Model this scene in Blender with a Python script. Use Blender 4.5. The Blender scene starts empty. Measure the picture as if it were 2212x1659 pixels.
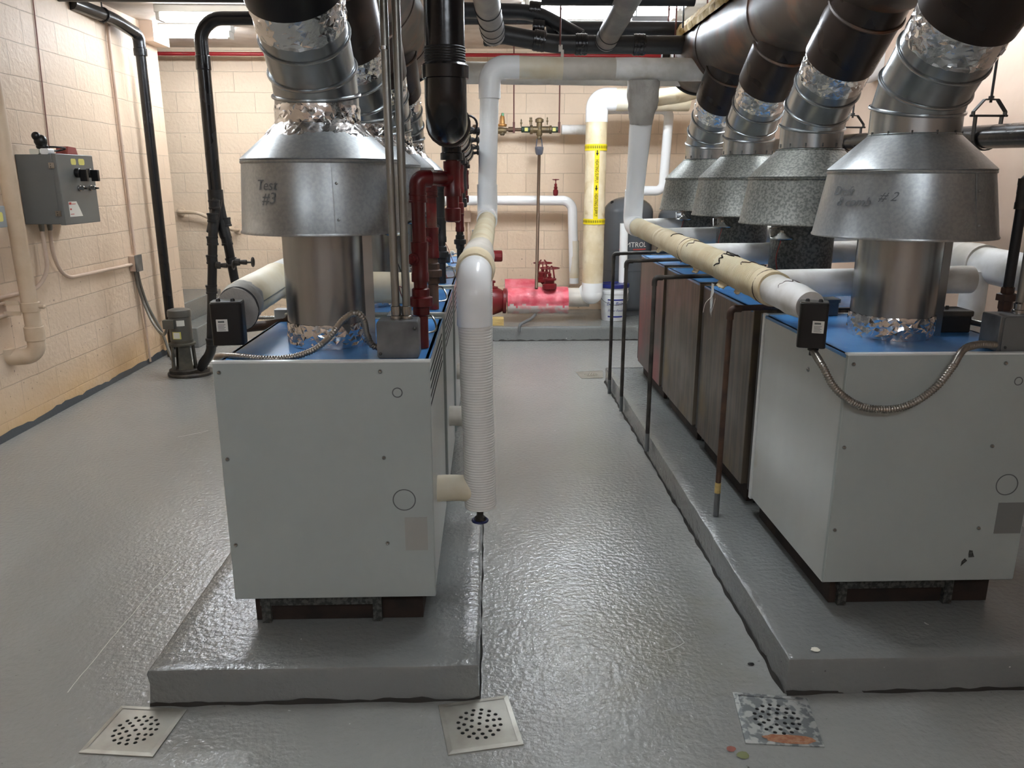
import bpy, bmesh, math, random
from mathutils import Vector, Matrix, noise
random.seed(7)
PI = math.pi
SC = bpy.context.scene
COL = SC.collection
# ---------------------------------------------------------------- camera, world, exposure
cam_d = bpy.data.cameras.new('camera')
cam = bpy.data.objects.new('camera', cam_d); COL.objects.link(cam)
cam_d.sensor_fit = 'HORIZONTAL'; cam_d.sensor_width = 36.0
cam_d.lens = 36.0 * 1680.0 / 2212.0
cam_d.clip_start = 0.05; cam_d.clip_end = 60
cam.location = (0, 0, 1.6)
cam.rotation_euler = (math.radians(90 - 14.66), 0, -0.02936)
SC.camera = cam
w = bpy.data.worlds.new('world'); SC.world = w; w.use_nodes = True
w.node_tree.nodes['Background'].inputs[0].default_value = (0.9, 0.95, 1, 1)
w.node_tree.nodes['Background'].inputs[1].default_value = 0.02
SC.view_settings.view_transform = 'Standard'; SC.view_settings.look = 'None'
SC.view_settings.gamma = 1; SC.view_settings.use_curve_mapping = False
SC.view_settings.exposure = 1.7
TUBE = 24.0          # emission of the fluorescent tubes
# lamps: (centre x, y, z of fixture, half length, direction) - builders further down
FIXTURES = [
    ((-2.05, 6.95, 2.93), 0.6, 'x', 'white fluorescent ceiling strip left of the tall black pipe, nearer of the pair'),
    ((-2.95, 7.75, 2.93), 0.6, 'x', 'white fluorescent ceiling strip in the left alcove, close above the red pipe'),
    ((0.9, 6.35, 2.93), 0.6, 'x', 'bright fluorescent ceiling strip above the black pipes at top centre'),
    ((0.9, 6.78, 2.93), 0.6, 'x', 'added fluorescent ceiling strip at top centre, widening the glow of the nearer one'),  # extra strip, added to broaden the glow at top centre
    ((-2.0, 3.4, 2.93), 0.6, 'y', 'fluorescent ceiling strip over the left aisle'),
    ((-1.0, -0.9, 2.93), 0.6, 'x', 'left added fluorescent strip behind the viewer, lighting the boiler fronts'),  # unseen strip, added to brighten the boiler fronts
    ((1.0, -0.9, 2.93), 0.6, 'x', 'right added fluorescent strip behind the viewer, lighting the boiler fronts'),  # its unseen partner, added for the same front light
    ((2.2, 4.6, 2.93), 0.6, 'y', 'fluorescent ceiling strip between right boilers and right wall'),
    ((0.5, 3.3, 2.93), 0.6, 'y', 'fluorescent ceiling strip over the middle of the centre aisle'),
]
# ---------------------------------------------------------------- materials
def lin(c):
    r = []
    for v in c[:3]:
        v /= 255.0
        r.append(v / 12.92 if v <= 0.04045 else ((v + 0.055) / 1.055) ** 2.4)
    return (r[0], r[1], r[2], 1)
MATS = {}
def mat(name, col, rough=.5, metal=0, col2=None, ns=6, lo=.42, hi=.6, bump=0, bs=60, bdist=.004,
        coat=0, stretch=None, col3=None, n3=3, lo3=.58, hi3=.68, spangle=False, crinkle=False, rvar=0, emit=0, aniso=0, ribs=0, ribaxis=2, spec=.5, detail=5):
    m = bpy.data.materials.new(name); m.use_nodes = True
    nt = m.node_tree; N = nt.nodes; L = nt.links
    b = N['Principled BSDF']
    b.inputs['Base Color'].default_value = lin(col)
    b.inputs['Roughness'].default_value = rough
    b.inputs['Metallic'].default_value = metal
    b.inputs['Specular IOR Level'].default_value = spec
    if coat: b.inputs['Coat Weight'].default_value = coat; b.inputs['Coat Roughness'].default_value = .08
    if emit:
        b.inputs['Emission Color'].default_value = (.87, .95, 1.05, 1); b.inputs['Emission Strength'].default_value = emit
    tc = N.new('ShaderNodeTexCoord'); mp = N.new('ShaderNodeMapping'); L.new(tc.outputs['Object'], mp.inputs[0])
    if stretch: mp.inputs['Scale'].default_value = stretch
    src = mp.outputs[0]
    cur = None
    def ramp(fac, lo, hi, a, bb):
        r = N.new('ShaderNodeMapRange'); r.inputs[1].default_value = lo; r.inputs[2].default_value = hi
        L.new(fac, r.inputs[0])
        x = N.new('ShaderNodeMix'); x.data_type = 'RGBA'; L.new(r.outputs[0], x.inputs[0])
        if isinstance(a, tuple): x.inputs[6].default_value = a
        else: L.new(a, x.inputs[6])
        x.inputs[7].default_value = bb
        return x.outputs[2]
    base = lin(col)
    if col2:
        if spangle:
            n = N.new('ShaderNodeTexVoronoi'); n.inputs['Scale'].default_value = ns; L.new(src, n.inputs[0])
            sp = N.new('ShaderNodeSeparateColor'); L.new(n.outputs['Color'], sp.inputs[0]); fac = sp.outputs[0]
            base = ramp(fac, 0, 1, base, lin(col2))
        else:
            n = N.new('ShaderNodeTexNoise'); n.inputs['Scale'].default_value = ns; n.inputs['Detail'].default_value = detail; L.new(src, n.inputs[0])
            base = ramp(n.outputs[0], lo, hi, base, lin(col2))
    if col3:
        n = N.new('ShaderNodeTexNoise'); n.inputs['Scale'].default_value = n3; n.inputs['Detail'].default_value = 6; L.new(tc.outputs['Object'], n.inputs[0])
        base = ramp(n.outputs[0], lo3, hi3, base, lin(col3))
    if not isinstance(base, tuple): L.new(base, b.inputs['Base Color'])
    if rvar:
        n = N.new('ShaderNodeTexNoise'); n.inputs['Scale'].default_value = 4; L.new(tc.outputs['Object'], n.inputs[0])
        r = N.new('ShaderNodeMapRange'); r.inputs[3].default_value = max(0, rough - rvar); r.inputs[4].default_value = rough + rvar
        r.inputs[1].default_value = .35; r.inputs[2].default_value = .65
        L.new(n.outputs[0], r.inputs[0]); L.new(r.outputs[0], b.inputs['Roughness'])
    h = None
    if bump:
        bm_ = N.new('ShaderNodeBump'); bm_.inputs['Strength'].default_value = bump; bm_.inputs['Distance'].default_value = bdist
        if crinkle:
            n = N.new('ShaderNodeTexVoronoi'); n.feature = 'F1'; n.inputs['Scale'].default_value = bs
            nn = N.new('ShaderNodeTexNoise'); nn.inputs['Scale'].default_value = bs * .7; L.new(tc.outputs['Object'], nn.inputs[0])
            va = N.new('ShaderNodeVectorMath'); va.operation = 'MULTIPLY_ADD'; L.new(nn.outputs['Color'], va.inputs[0])
            va.inputs[1].default_value = (.06, .06, .06); L.new(tc.outputs['Object'], va.inputs[2]); L.new(va.outputs[0], n.inputs[0])
            L.new(n.outputs[0], bm_.inputs['Height'])
        elif ribs:
            sx = N.new('ShaderNodeSeparateXYZ'); L.new(tc.outputs['Object'], sx.inputs[0])
            mm = N.new('ShaderNodeMath'); mm.operation = 'MULTIPLY'; mm.inputs[1].default_value = ribs * 2 * PI; L.new(sx.outputs[ribaxis], mm.inputs[0])
            ms = N.new('ShaderNodeMath'); ms.operation = 'SINE'; L.new(mm.outputs[0], ms.inputs[0])
            n = N.new('ShaderNodeTexNoise'); n.inputs['Scale'].default_value = bs; n.inputs['Detail'].default_value = 4; L.new(tc.outputs['Object'], n.inputs[0])
            ma = N.new('ShaderNodeMath'); ma.operation = 'MULTIPLY_ADD'; L.new(n.outputs[0], ma.inputs[0]); ma.inputs[1].default_value = 3.0; L.new(ms.outputs[0], ma.inputs[2])
            L.new(ma.outputs[0], bm_.inputs['Height'])
        else:
            n = N.new('ShaderNodeTexNoise'); n.inputs['Scale'].default_value = bs; n.inputs['Detail'].default_value = 4; L.new(src, n.inputs[0])
            L.new(n.outputs[0], bm_.inputs['Height'])
        L.new(bm_.outputs[0], b.inputs['Normal'])
    MATS[name] = m
    return m
def block_mat(name, axis, off, rowh, col, dirt, bw=.42):
    m = mat(name, col, rough=.55)
    nt = m.node_tree; N = nt.nodes; L = nt.links; b = N['Principled BSDF']
    tc = N.new('ShaderNodeTexCoord'); sx = N.new('ShaderNodeSeparateXYZ'); L.new(tc.outputs['Object'], sx.inputs[0])
    cx = N.new('ShaderNodeCombineXYZ'); L.new(sx.outputs[axis], cx.inputs[0])
    # gentle waviness of the courses
    nz = N.new('ShaderNodeTexNoise'); nz.inputs['Scale'].default_value = 5; L.new(tc.outputs['Object'], nz.inputs[0])
    wv = N.new('ShaderNodeMath'); wv.operation = 'MULTIPLY_ADD'; L.new(nz.outputs[0], wv.inputs[0]); wv.inputs[1].default_value = .012
    L.new(sx.outputs[2], wv.inputs[2])
    ad = N.new('ShaderNodeMath'); ad.operation = 'ADD'; ad.inputs[1].default_value = off; L.new(wv.outputs[0], ad.inputs[0]); L.new(ad.outputs[0], cx.inputs[1])
    br = N.new('ShaderNodeTexBrick'); L.new(cx.outputs[0], br.inputs[0])
    br.inputs['Scale'].default_value = 1; br.inputs['Mortar Size'].default_value = .0042; br.inputs['Mortar Smooth'].default_value = .6
    br.inputs['Brick Width'].default_value = bw; br.inputs['Row Height'].default_value = rowh; br.inputs['Bias'].default_value = 0
    c1 = lin(col); br.inputs['Color1'].default_value = c1
    br.inputs['Color2'].default_value = lin([v * .975 for v in col]); br.inputs['Mortar'].default_value = lin([v * .91 for v in col])
    # grime: small dark specks, denser low on the wall, and ochre near the floor
    n1 = N.new('ShaderNodeTexNoise'); n1.inputs['Scale'].default_value = 38; n1.inputs['Detail'].default_value = 4; L.new(tc.outputs['Object'], n1.inputs[0])
    zr = N.new('ShaderNodeMapRange'); zr.inputs[1].default_value = 0; zr.inputs[2].default_value = 1.3; zr.inputs[3].default_value = .635; zr.inputs[4].default_value = .71; L.new(sx.outputs[2], zr.inputs[0])
    sb = N.new('ShaderNodeMath'); sb.operation = 'SUBTRACT'; L.new(n1.outputs[0], sb.inputs[0]); L.new(zr.outputs[0], sb.inputs[1])
    mr = N.new('ShaderNodeMapRange'); mr.inputs[1].default_value = 0; mr.inputs[2].default_value = .04; mr.inputs[4].default_value = .8; L.new(sb.outputs[0], mr.inputs[0])
    mx = N.new('ShaderNodeMix'); mx.data_type = 'RGBA'; L.new(mr.outputs[0], mx.inputs[0]); L.new(br.outputs[0], mx.inputs[6]); mx.inputs[7].default_value = lin((120, 92, 76))
    n2 = N.new('ShaderNodeTexNoise'); n2.inputs['Scale'].default_value = 2.2; n2.inputs['Detail'].default_value = 6; L.new(tc.outputs['Object'], n2.inputs[0])
    z2 = N.new('ShaderNodeMapRange'); z2.inputs[1].default_value = .42; z2.inputs[2].default_value = 0; L.new(sx.outputs[2], z2.inputs[0])
    mu = N.new('ShaderNodeMath'); mu.operation = 'MULTIPLY'; L.new(n2.outputs[0], mu.inputs[0]); L.new(z2.outputs[0], mu.inputs[1])
    mu2 = N.new('ShaderNodeMath'); mu2.operation = 'MULTIPLY'; mu2.inputs[1].default_value = dirt; L.new(mu.outputs[0], mu2.inputs[0]); mu2.use_clamp = True
    mx2 = N.new('ShaderNodeMix'); mx2.data_type = 'RGBA'; L.new(mu2.outputs[0], mx2.inputs[0]); L.new(mx.outputs[2], mx2.inputs[6]); mx2.inputs[7].default_value = lin((220, 184, 138))
    L.new(mx2.outputs[2], b.inputs['Base Color'])
    nb = N.new('ShaderNodeTexNoise'); nb.inputs['Scale'].default_value = 30; nb.inputs['Detail'].default_value = 6; L.new(tc.outputs['Object'], nb.inputs[0])
    hh = N.new('ShaderNodeMath'); hh.operation = 'MULTIPLY_ADD'; L.new(br.outputs['Fac'], hh.inputs[0]); hh.inputs[1].default_value = -1.0
    L.new(nb.outputs[0], hh.inputs[2])
    bp = N.new('ShaderNodeBump'); bp.inputs['Strength'].default_value = .55; bp.inputs['Distance'].default_value = .009; L.new(hh.outputs[0], bp.inputs['Height']); L.new(bp.outputs[0], b.inputs['Normal'])
    return m
PINK = (226, 202, 176)
WALL_L = block_mat('painted_block_left', 1, 1.0 - .9, .215, PINK, 2.0)
WALL_B = block_mat('painted_block_back', 0, .0, .2105, (226, 202, 174), .6)
WALL_R = mat('painted_wall_smooth', (212, 188, 168), rough=.6, bump=.25, bs=25, col2=(206, 180, 160), ns=2)
def floor_mat(name, col, col2, rough, stain):
    m = mat(name, col, rough=rough, spec=.7)
    nt = m.node_tree; N = nt.nodes; L = nt.links; b = N['Principled BSDF']
    tc = N.new('ShaderNodeTexCoord')
    n = N.new('ShaderNodeTexNoise'); n.inputs['Scale'].default_value = 1.3; n.inputs['Detail'].default_value = 2; L.new(tc.outputs['Object'], n.inputs[0])
    r = N.new('ShaderNodeMapRange'); r.inputs[1].default_value = .2; r.inputs[2].default_value = .8; L.new(n.outputs[0], r.inputs[0])
    x = N.new('ShaderNodeMix'); x.data_type = 'RGBA'; L.new(r.outputs[0], x.inputs[0]); x.inputs[6].default_value = lin(col); x.inputs[7].default_value = lin(col2)
    cur = x.outputs[2]
    if stain:   # brownish worn patch in the aisle
        mp = N.new('ShaderNodeMapping'); mp.vector_type = 'TEXTURE'; mp.inputs['Location'].default_value = (.48, 2.5, 0); mp.inputs['Scale'].default_value = (.42, .5, 1)
        L.new(tc.outputs['Object'], mp.inputs[0])
        nn = N.new('ShaderNodeTexNoise'); nn.inputs['Scale'].default_value = 6; nn.inputs['Detail'].default_value = 6; L.new(tc.outputs['Object'], nn.inputs[0])
        va = N.new('ShaderNodeVectorMath'); va.operation = 'LENGTH'; L.new(mp.outputs[0], va.inputs[0])
        s = N.new('ShaderNodeMath'); s.operation = 'MULTIPLY_ADD'; L.new(nn.outputs[0], s.inputs[0]); s.inputs[1].default_value = 1.4; L.new(va.outputs['Value'], s.inputs[2])
        rr = N.new('ShaderNodeMapRange'); rr.inputs[1].default_value = 1.75; rr.inputs[2].default_value = 1.0; rr.inputs[4].default_value = .55; L.new(s.outputs[0], rr.inputs[0])
        y = N.new('ShaderNodeMix'); y.data_type = 'RGBA'; L.new(rr.outputs[0], y.inputs[0]); L.new(cur, y.inputs[6]); y.inputs[7].default_value = lin((134, 130, 112))
        cur = y.outputs[2]
    # specks
    v = N.new('ShaderNodeTexNoise'); v.inputs['Scale'].default_value = 55; v.inputs['Detail'].default_value = 3; L.new(tc.outputs['Object'], v.inputs[0])
    vr = N.new('ShaderNodeMapRange'); vr.inputs[1].default_value = .72; vr.inputs[2].default_value = .76; vr.inputs[4].default_value = .7; L.new(v.outputs[0], vr.inputs[0])
    z = N.new('ShaderNodeMix'); z.data_type = 'RGBA'; L.new(vr.outputs[0], z.inputs[0]); L.new(cur, z.inputs[6]); z.inputs[7].default_value = lin((60, 58, 55))
    v2 = N.new('ShaderNodeTexNoise'); v2.inputs['Scale'].default_value = 31; v2.inputs['Detail'].default_value = 2; L.new(tc.outputs['Object'], v2.inputs[0])
    w2 = N.new('ShaderNodeMapRange'); w2.inputs[1].default_value = .765; w2.inputs[2].default_value = .79; w2.inputs[4].default_value = .8; L.new(v2.outputs[0], w2.inputs[0])
    y2 = N.new('ShaderNodeMix'); y2.data_type = 'RGBA'; L.new(w2.outputs[0], y2.inputs[0]); L.new(z.outputs[2], y2.inputs[6]); y2.inputs[7].default_value = lin((205, 204, 198))
    L.new(y2.outputs[2], b.inputs['Base Color'])
    nb = N.new('ShaderNodeTexNoise'); nb.inputs['Scale'].default_value = 48; nb.inputs['Detail'].default_value = 4; L.new(tc.outputs['Object'], nb.inputs[0])
    n0 = N.new('ShaderNodeTexNoise'); n0.inputs['Scale'].default_value = 2.5; L.new(tc.outputs['Object'], n0.inputs[0])
    mm = N.new('ShaderNodeMath'); mm.operation = 'MULTIPLY_ADD'; L.new(n0.outputs[0], mm.inputs[0]); mm.inputs[1].default_value = .8; L.new(nb.outputs[0], mm.inputs[2])
    bp = N.new('ShaderNodeBump'); bp.inputs['Strength'].default_value = .8; bp.inputs['Distance'].default_value = .005; L.new(mm.outputs[0], bp.inputs['Height']); L.new(bp.outputs[0], b.inputs['Normal'])
    return m
FLOOR = floor_mat('grey_floor_paint', (142, 143, 140), (147, 147, 143), .15, True)
PAD = floor_mat('grey_pad_paint', (118, 121, 119), (123, 125, 122), .17, False)
CEIL = mat('ceiling_board', (206, 194, 182), rough=.75, col2=(186, 170, 154), ns=3, bump=.5, bs=30)
ENAMEL = mat('light_grey_enamel', (166, 173, 170), rough=.3, col2=(163, 170, 167), ns=2, bump=.04, bs=200)
ENAMEL_D = mat('light_grey_enamel_scuffed', (190, 193, 189), rough=.32, col2=(195, 198, 194), ns=3, lo=.3, hi=.7, stretch=(3, 3, .5), col3=(166, 150, 122), n3=2.2, lo3=.66, hi3=.8)
WHITE = mat('white_enamel', (222, 224, 222), rough=.3)
WEATHER = mat('weathered_brown_panel', (74, 68, 62), rough=.42, col2=(98, 88, 76), ns=5, stretch=(7, 7, .5), col3=(112, 96, 64), n3=2.4, lo3=.55, hi3=.7, rvar=.08)
WEATHER_R = mat('weathered_reddish_panel', (84, 70, 66), rough=.4, col2=(66, 62, 58), ns=4, stretch=(6, 6, .6), col3=(120, 58, 58), n3=2, lo3=.45, hi3=.6)
BLUE = mat('blue_enamel', (80, 142, 200), rough=.26, col2=(70, 130, 190), ns=4, col3=(120, 160, 196), n3=9, lo3=.68, hi3=.74, bump=.05, bs=30)
GALV = mat('galvanized_new', (166, 169, 170), rough=.27, metal=.95, col2=(152, 156, 158), ns=3, lo=.3, hi=.7, stretch=(6, 6, .4))
GALV_M = mat('galvanized_matte', (168, 171, 171), rough=.38, metal=.85, col2=(156, 160, 161), ns=90, lo=.4, hi=.6, rvar=.06)
GALV_O = mat('galvanized_weathered', (132, 132, 125), rough=.48, metal=.5, col2=(98, 99, 94), ns=95, lo=.42, hi=.58, bump=.08, bs=90, detail=3)
GALV_D = mat('galvanized_dark_spangle', (100, 102, 99), rough=.42, metal=.6, col2=(66, 68, 67), ns=80, lo=.42, hi=.58, col3=(110, 70, 40), n3=4, lo3=.62, hi3=.76, detail=3)
FOIL = mat('foil_tape', (226, 226, 226), rough=.16, metal=1, bump=.35, bs=70, bdist=.003)
CHROME = mat('bright_steel', (170, 170, 168), rough=.22, metal=1)
CONDUIT = mat('galvanized_conduit', (150, 150, 146), rough=.38, metal=.85, col2=(128, 124, 116), ns=8, stretch=(1, 1, .3))
FLEX = mat('flexible_steel', (156, 150, 142), rough=.34, metal=.9)
BOXM = mat('cast_box_grey', (122, 124, 124), rough=.45, metal=.6, col2=(92, 94, 96), ns=7, rvar=.1)
IRON = mat('black_iron_paint', (22, 22, 24), rough=.24, bump=.12, bs=40, rvar=.06)
IRON_M = mat('black_iron_satin', (30, 30, 31), rough=.45, bump=.1, bs=30)
IRON_D = mat('dusty_cast_iron', (42, 38, 34), rough=.6, col2=(70, 64, 56), ns=9, bump=.2, bs=60)
BREECH = mat('brown_breeching_steel', (54, 42, 34), rough=.48, metal=.2, col2=(92, 84, 74), ns=3.2, lo=.46, hi=.64, col3=(104, 62, 34), n3=4.5, lo3=.5, hi3=.68, bump=.1, bs=18)
BRANCH = mat('brown_branch_steel', (40, 31, 26), rough=.34, metal=.3, col2=(66, 48, 36), ns=4, lo=.5, hi=.7, rvar=.08)
BRANCHB = mat('black_branch_steel', (24, 24, 27), rough=.3, metal=.3)
RUSTP = mat('rust_brown_pipe', (62, 44, 36), rough=.55, col2=(86, 60, 42), ns=9, col3=(40, 36, 32), n3=6)
RUSTD = mat('dark_rust', (26, 20, 16), rough=.8, col2=(44, 31, 23), ns=8, bump=.3, bs=40)
RED = mat('red_gas_pipe', (92, 13, 16), rough=.32, col2=(76, 10, 13), ns=8, bump=.08, bs=40)
REDV = mat('red_valve_paint', (112, 20, 26), rough=.4, bump=.15, bs=50)
REDS = mat('red_sprinkler_pipe', (150, 22, 28), rough=.35)
REDB = mat('bare_and_red_pipe', (96, 72, 58), rough=.5, col2=(118, 24, 24), ns=5, lo=.48, hi=.56)
PVC = mat('white_pvc_jacket', (244, 245, 244), rough=.2, bump=.06, bs=8)
PAPER = mat('white_paper_jacket', (228, 226, 222), rough=.5, bump=.3, bs=14, bdist=.006, col2=(200, 196, 186), ns=6)
PAPERH = mat('white_ribbed_wrap', (232, 230, 224), rough=.55, bump=.3, bs=10, bdist=.0025, ribs=104, ribaxis=2)
CANVAS = mat('beige_canvas_wrap', (208, 190, 154), rough=.72, bump=.7, bs=16, bdist=.008, col2=(220, 206, 176), ns=7, col3=(178, 154, 112), n3=8, lo3=.62, hi3=.75)
CANVASR = mat('beige_ribbed_wrap', (204, 186, 150), rough=.75, bump=.5, bs=12, bdist=.004, ribs=70, ribaxis=1, col2=(214, 202, 172), ns=6)
CREAM = mat('cream_jacket', (228, 220, 200), rough=.5, bump=.35, bs=14, bdist=.006, col2=(218, 204, 174), ns=4, col3=(188, 172, 118), n3=3, lo3=.6, hi3=.75)
GREYWRAP = mat('grey_beige_jacket', (206, 199, 188), rough=.6, bump=.4, bs=15, bdist=.006, col2=(190, 182, 168), ns=6)
PASTE = mat('plaster_finish', (176, 172, 164), rough=.75, bump=.7, bs=22, bdist=.012, col2=(160, 154, 146), ns=9)
PINKW = mat('pink_red_wrap', (216, 84, 98), rough=.45, bump=.6, bs=16, bdist=.01, col2=(230, 124, 134), ns=8)
PINKWL = mat('pale_wrap', (206, 196, 190), rough=.55, bump=.5, bs=16, bdist=.008, col2=(222, 150, 150), ns=9, lo=.5, hi=.65)
DUCTWRAP = mat('grey_pipe_wrap', (128, 126, 124), rough=.4, metal=.3, col2=(146, 142, 138), ns=9)
BEIGEP = mat('beige_painted_pipe', (206, 184, 158), rough=.5, bump=.2, bs=20, col2=(196, 172, 144), ns=6)
PINKP = mat('pink_painted_conduit', (208, 184, 164), rough=.5)
PANELG = mat('grey_panel_paint', (104, 106, 104), rough=.4)
PANELL = mat('light_grey_panel', (148, 152, 154), rough=.4)
BLACKP = mat('black_plastic', (14, 14, 15), rough=.35)
AQUA = mat('black_control_case', (11, 11, 12), rough=.38, bump=.1, bs=60)
AQUAT = mat('dusty_case_top', (92, 88, 80), rough=.6, col2=(60, 58, 54), ns=14)
PAPERL = mat('white_label', (226, 224, 216), rough=.5)
YELLOW = mat('yellow_label', (232, 208, 24), rough=.4)
YELLOWS = mat('pale_yellow_sticker', (214, 206, 112), rough=.5)
INK = mat('ink', (12, 12, 12), rough=.6)
PENCIL = mat('marker_ink', (98, 102, 104), rough=.7)
REDL = mat('red_print', (190, 60, 50), rough=.5)
BLUEL = mat('blue_print', (28, 42, 130), rough=.5)
TANKG = mat('tank_grey_enamel', (84, 88, 92), rough=.25, bump=.03, bs=20)
BRASS = mat('brass', (150, 120, 70), rough=.4, metal=.8, col2=(112, 96, 66), ns=14)
BRONZE = mat('old_bronze', (124, 106, 76), rough=.5, metal=.6, col2=(92, 82, 64), ns=14)
COPPER = mat('old_copper', (92, 72, 56), rough=.45, metal=.5)
GREENV = mat('green_valve', (38, 62, 50), rough=.5)
RODM = mat('rusty_rod', (96, 48, 40), rough=.6)
MOTOR = mat('motor_grey', (88, 86, 80), rough=.4)
CASTG = mat('cast_pump_grey', (68, 66, 58), rough=.6, bump=.25, bs=40, col2=(86, 82, 70), ns=9)
DRAIN = mat('drain_cover_metal', (176, 174, 164), rough=.36, metal=.6, col2=(156, 152, 142), ns=6)
DRAINR = mat('corroded_drain_metal', (186, 188, 184), rough=.4, metal=.55, col2=(126, 130, 130), ns=34, lo=.46, hi=.54, detail=3)
RUSTF = mat('orange_rust', (142, 88, 58), rough=.7, col2=(160, 116, 86), ns=60)
DARK = mat('recess_shade', (6, 6, 6), rough=.9)  # near-black stand-in for the shade inside slots and drain holes
WOOD = mat('pine_block', (206, 180, 116), rough=.6, col2=(186, 156, 96), ns=8, stretch=(1, 8, 8))
TUBEM = mat('lit_tube', (255, 255, 255), rough=.5, emit=TUBE)
TUBEH = mat('boosted_lit_tube', (255, 255, 255), rough=.5, emit=TUBE * 1.25)  # emission of the rear strips raised for stronger floor highlights
FIXM = mat('fixture_white', (206, 206, 200), rough=.4)
GREYBEAM = mat('grey_steel_channel', (150, 152, 152), rough=.45, metal=.4)
BUCKET = mat('white_bucket_plastic', (230, 232, 232), rough=.35)
NAVY = mat('navy_plastic', (22, 34, 104), rough=.35)
GOLDF = mat('torn_yellow_insulation', (196, 160, 88), rough=.8, bump=.9, bs=24, bdist=.02, col2=(226, 200, 140), ns=9, col3=(120, 84, 40), n3=7)
TEE_BLACK = IRON_M
FOILINS = mat('foil_faced_board', (206, 204, 200), rough=.3, metal=.5, bump=.6, bs=12, bdist=.02, crinkle=True)
REDWIRE = mat('red_wire', (130, 30, 28), rough=.5)
SCRAP = mat('pale_scrap', (220, 216, 200), rough=.7)
LEAFM = mat('dry_leaf', (120, 124, 84), rough=.7)
GREYPAINT = mat('grey_painted_pipe_end', (96, 98, 98), rough=.4)
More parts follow.
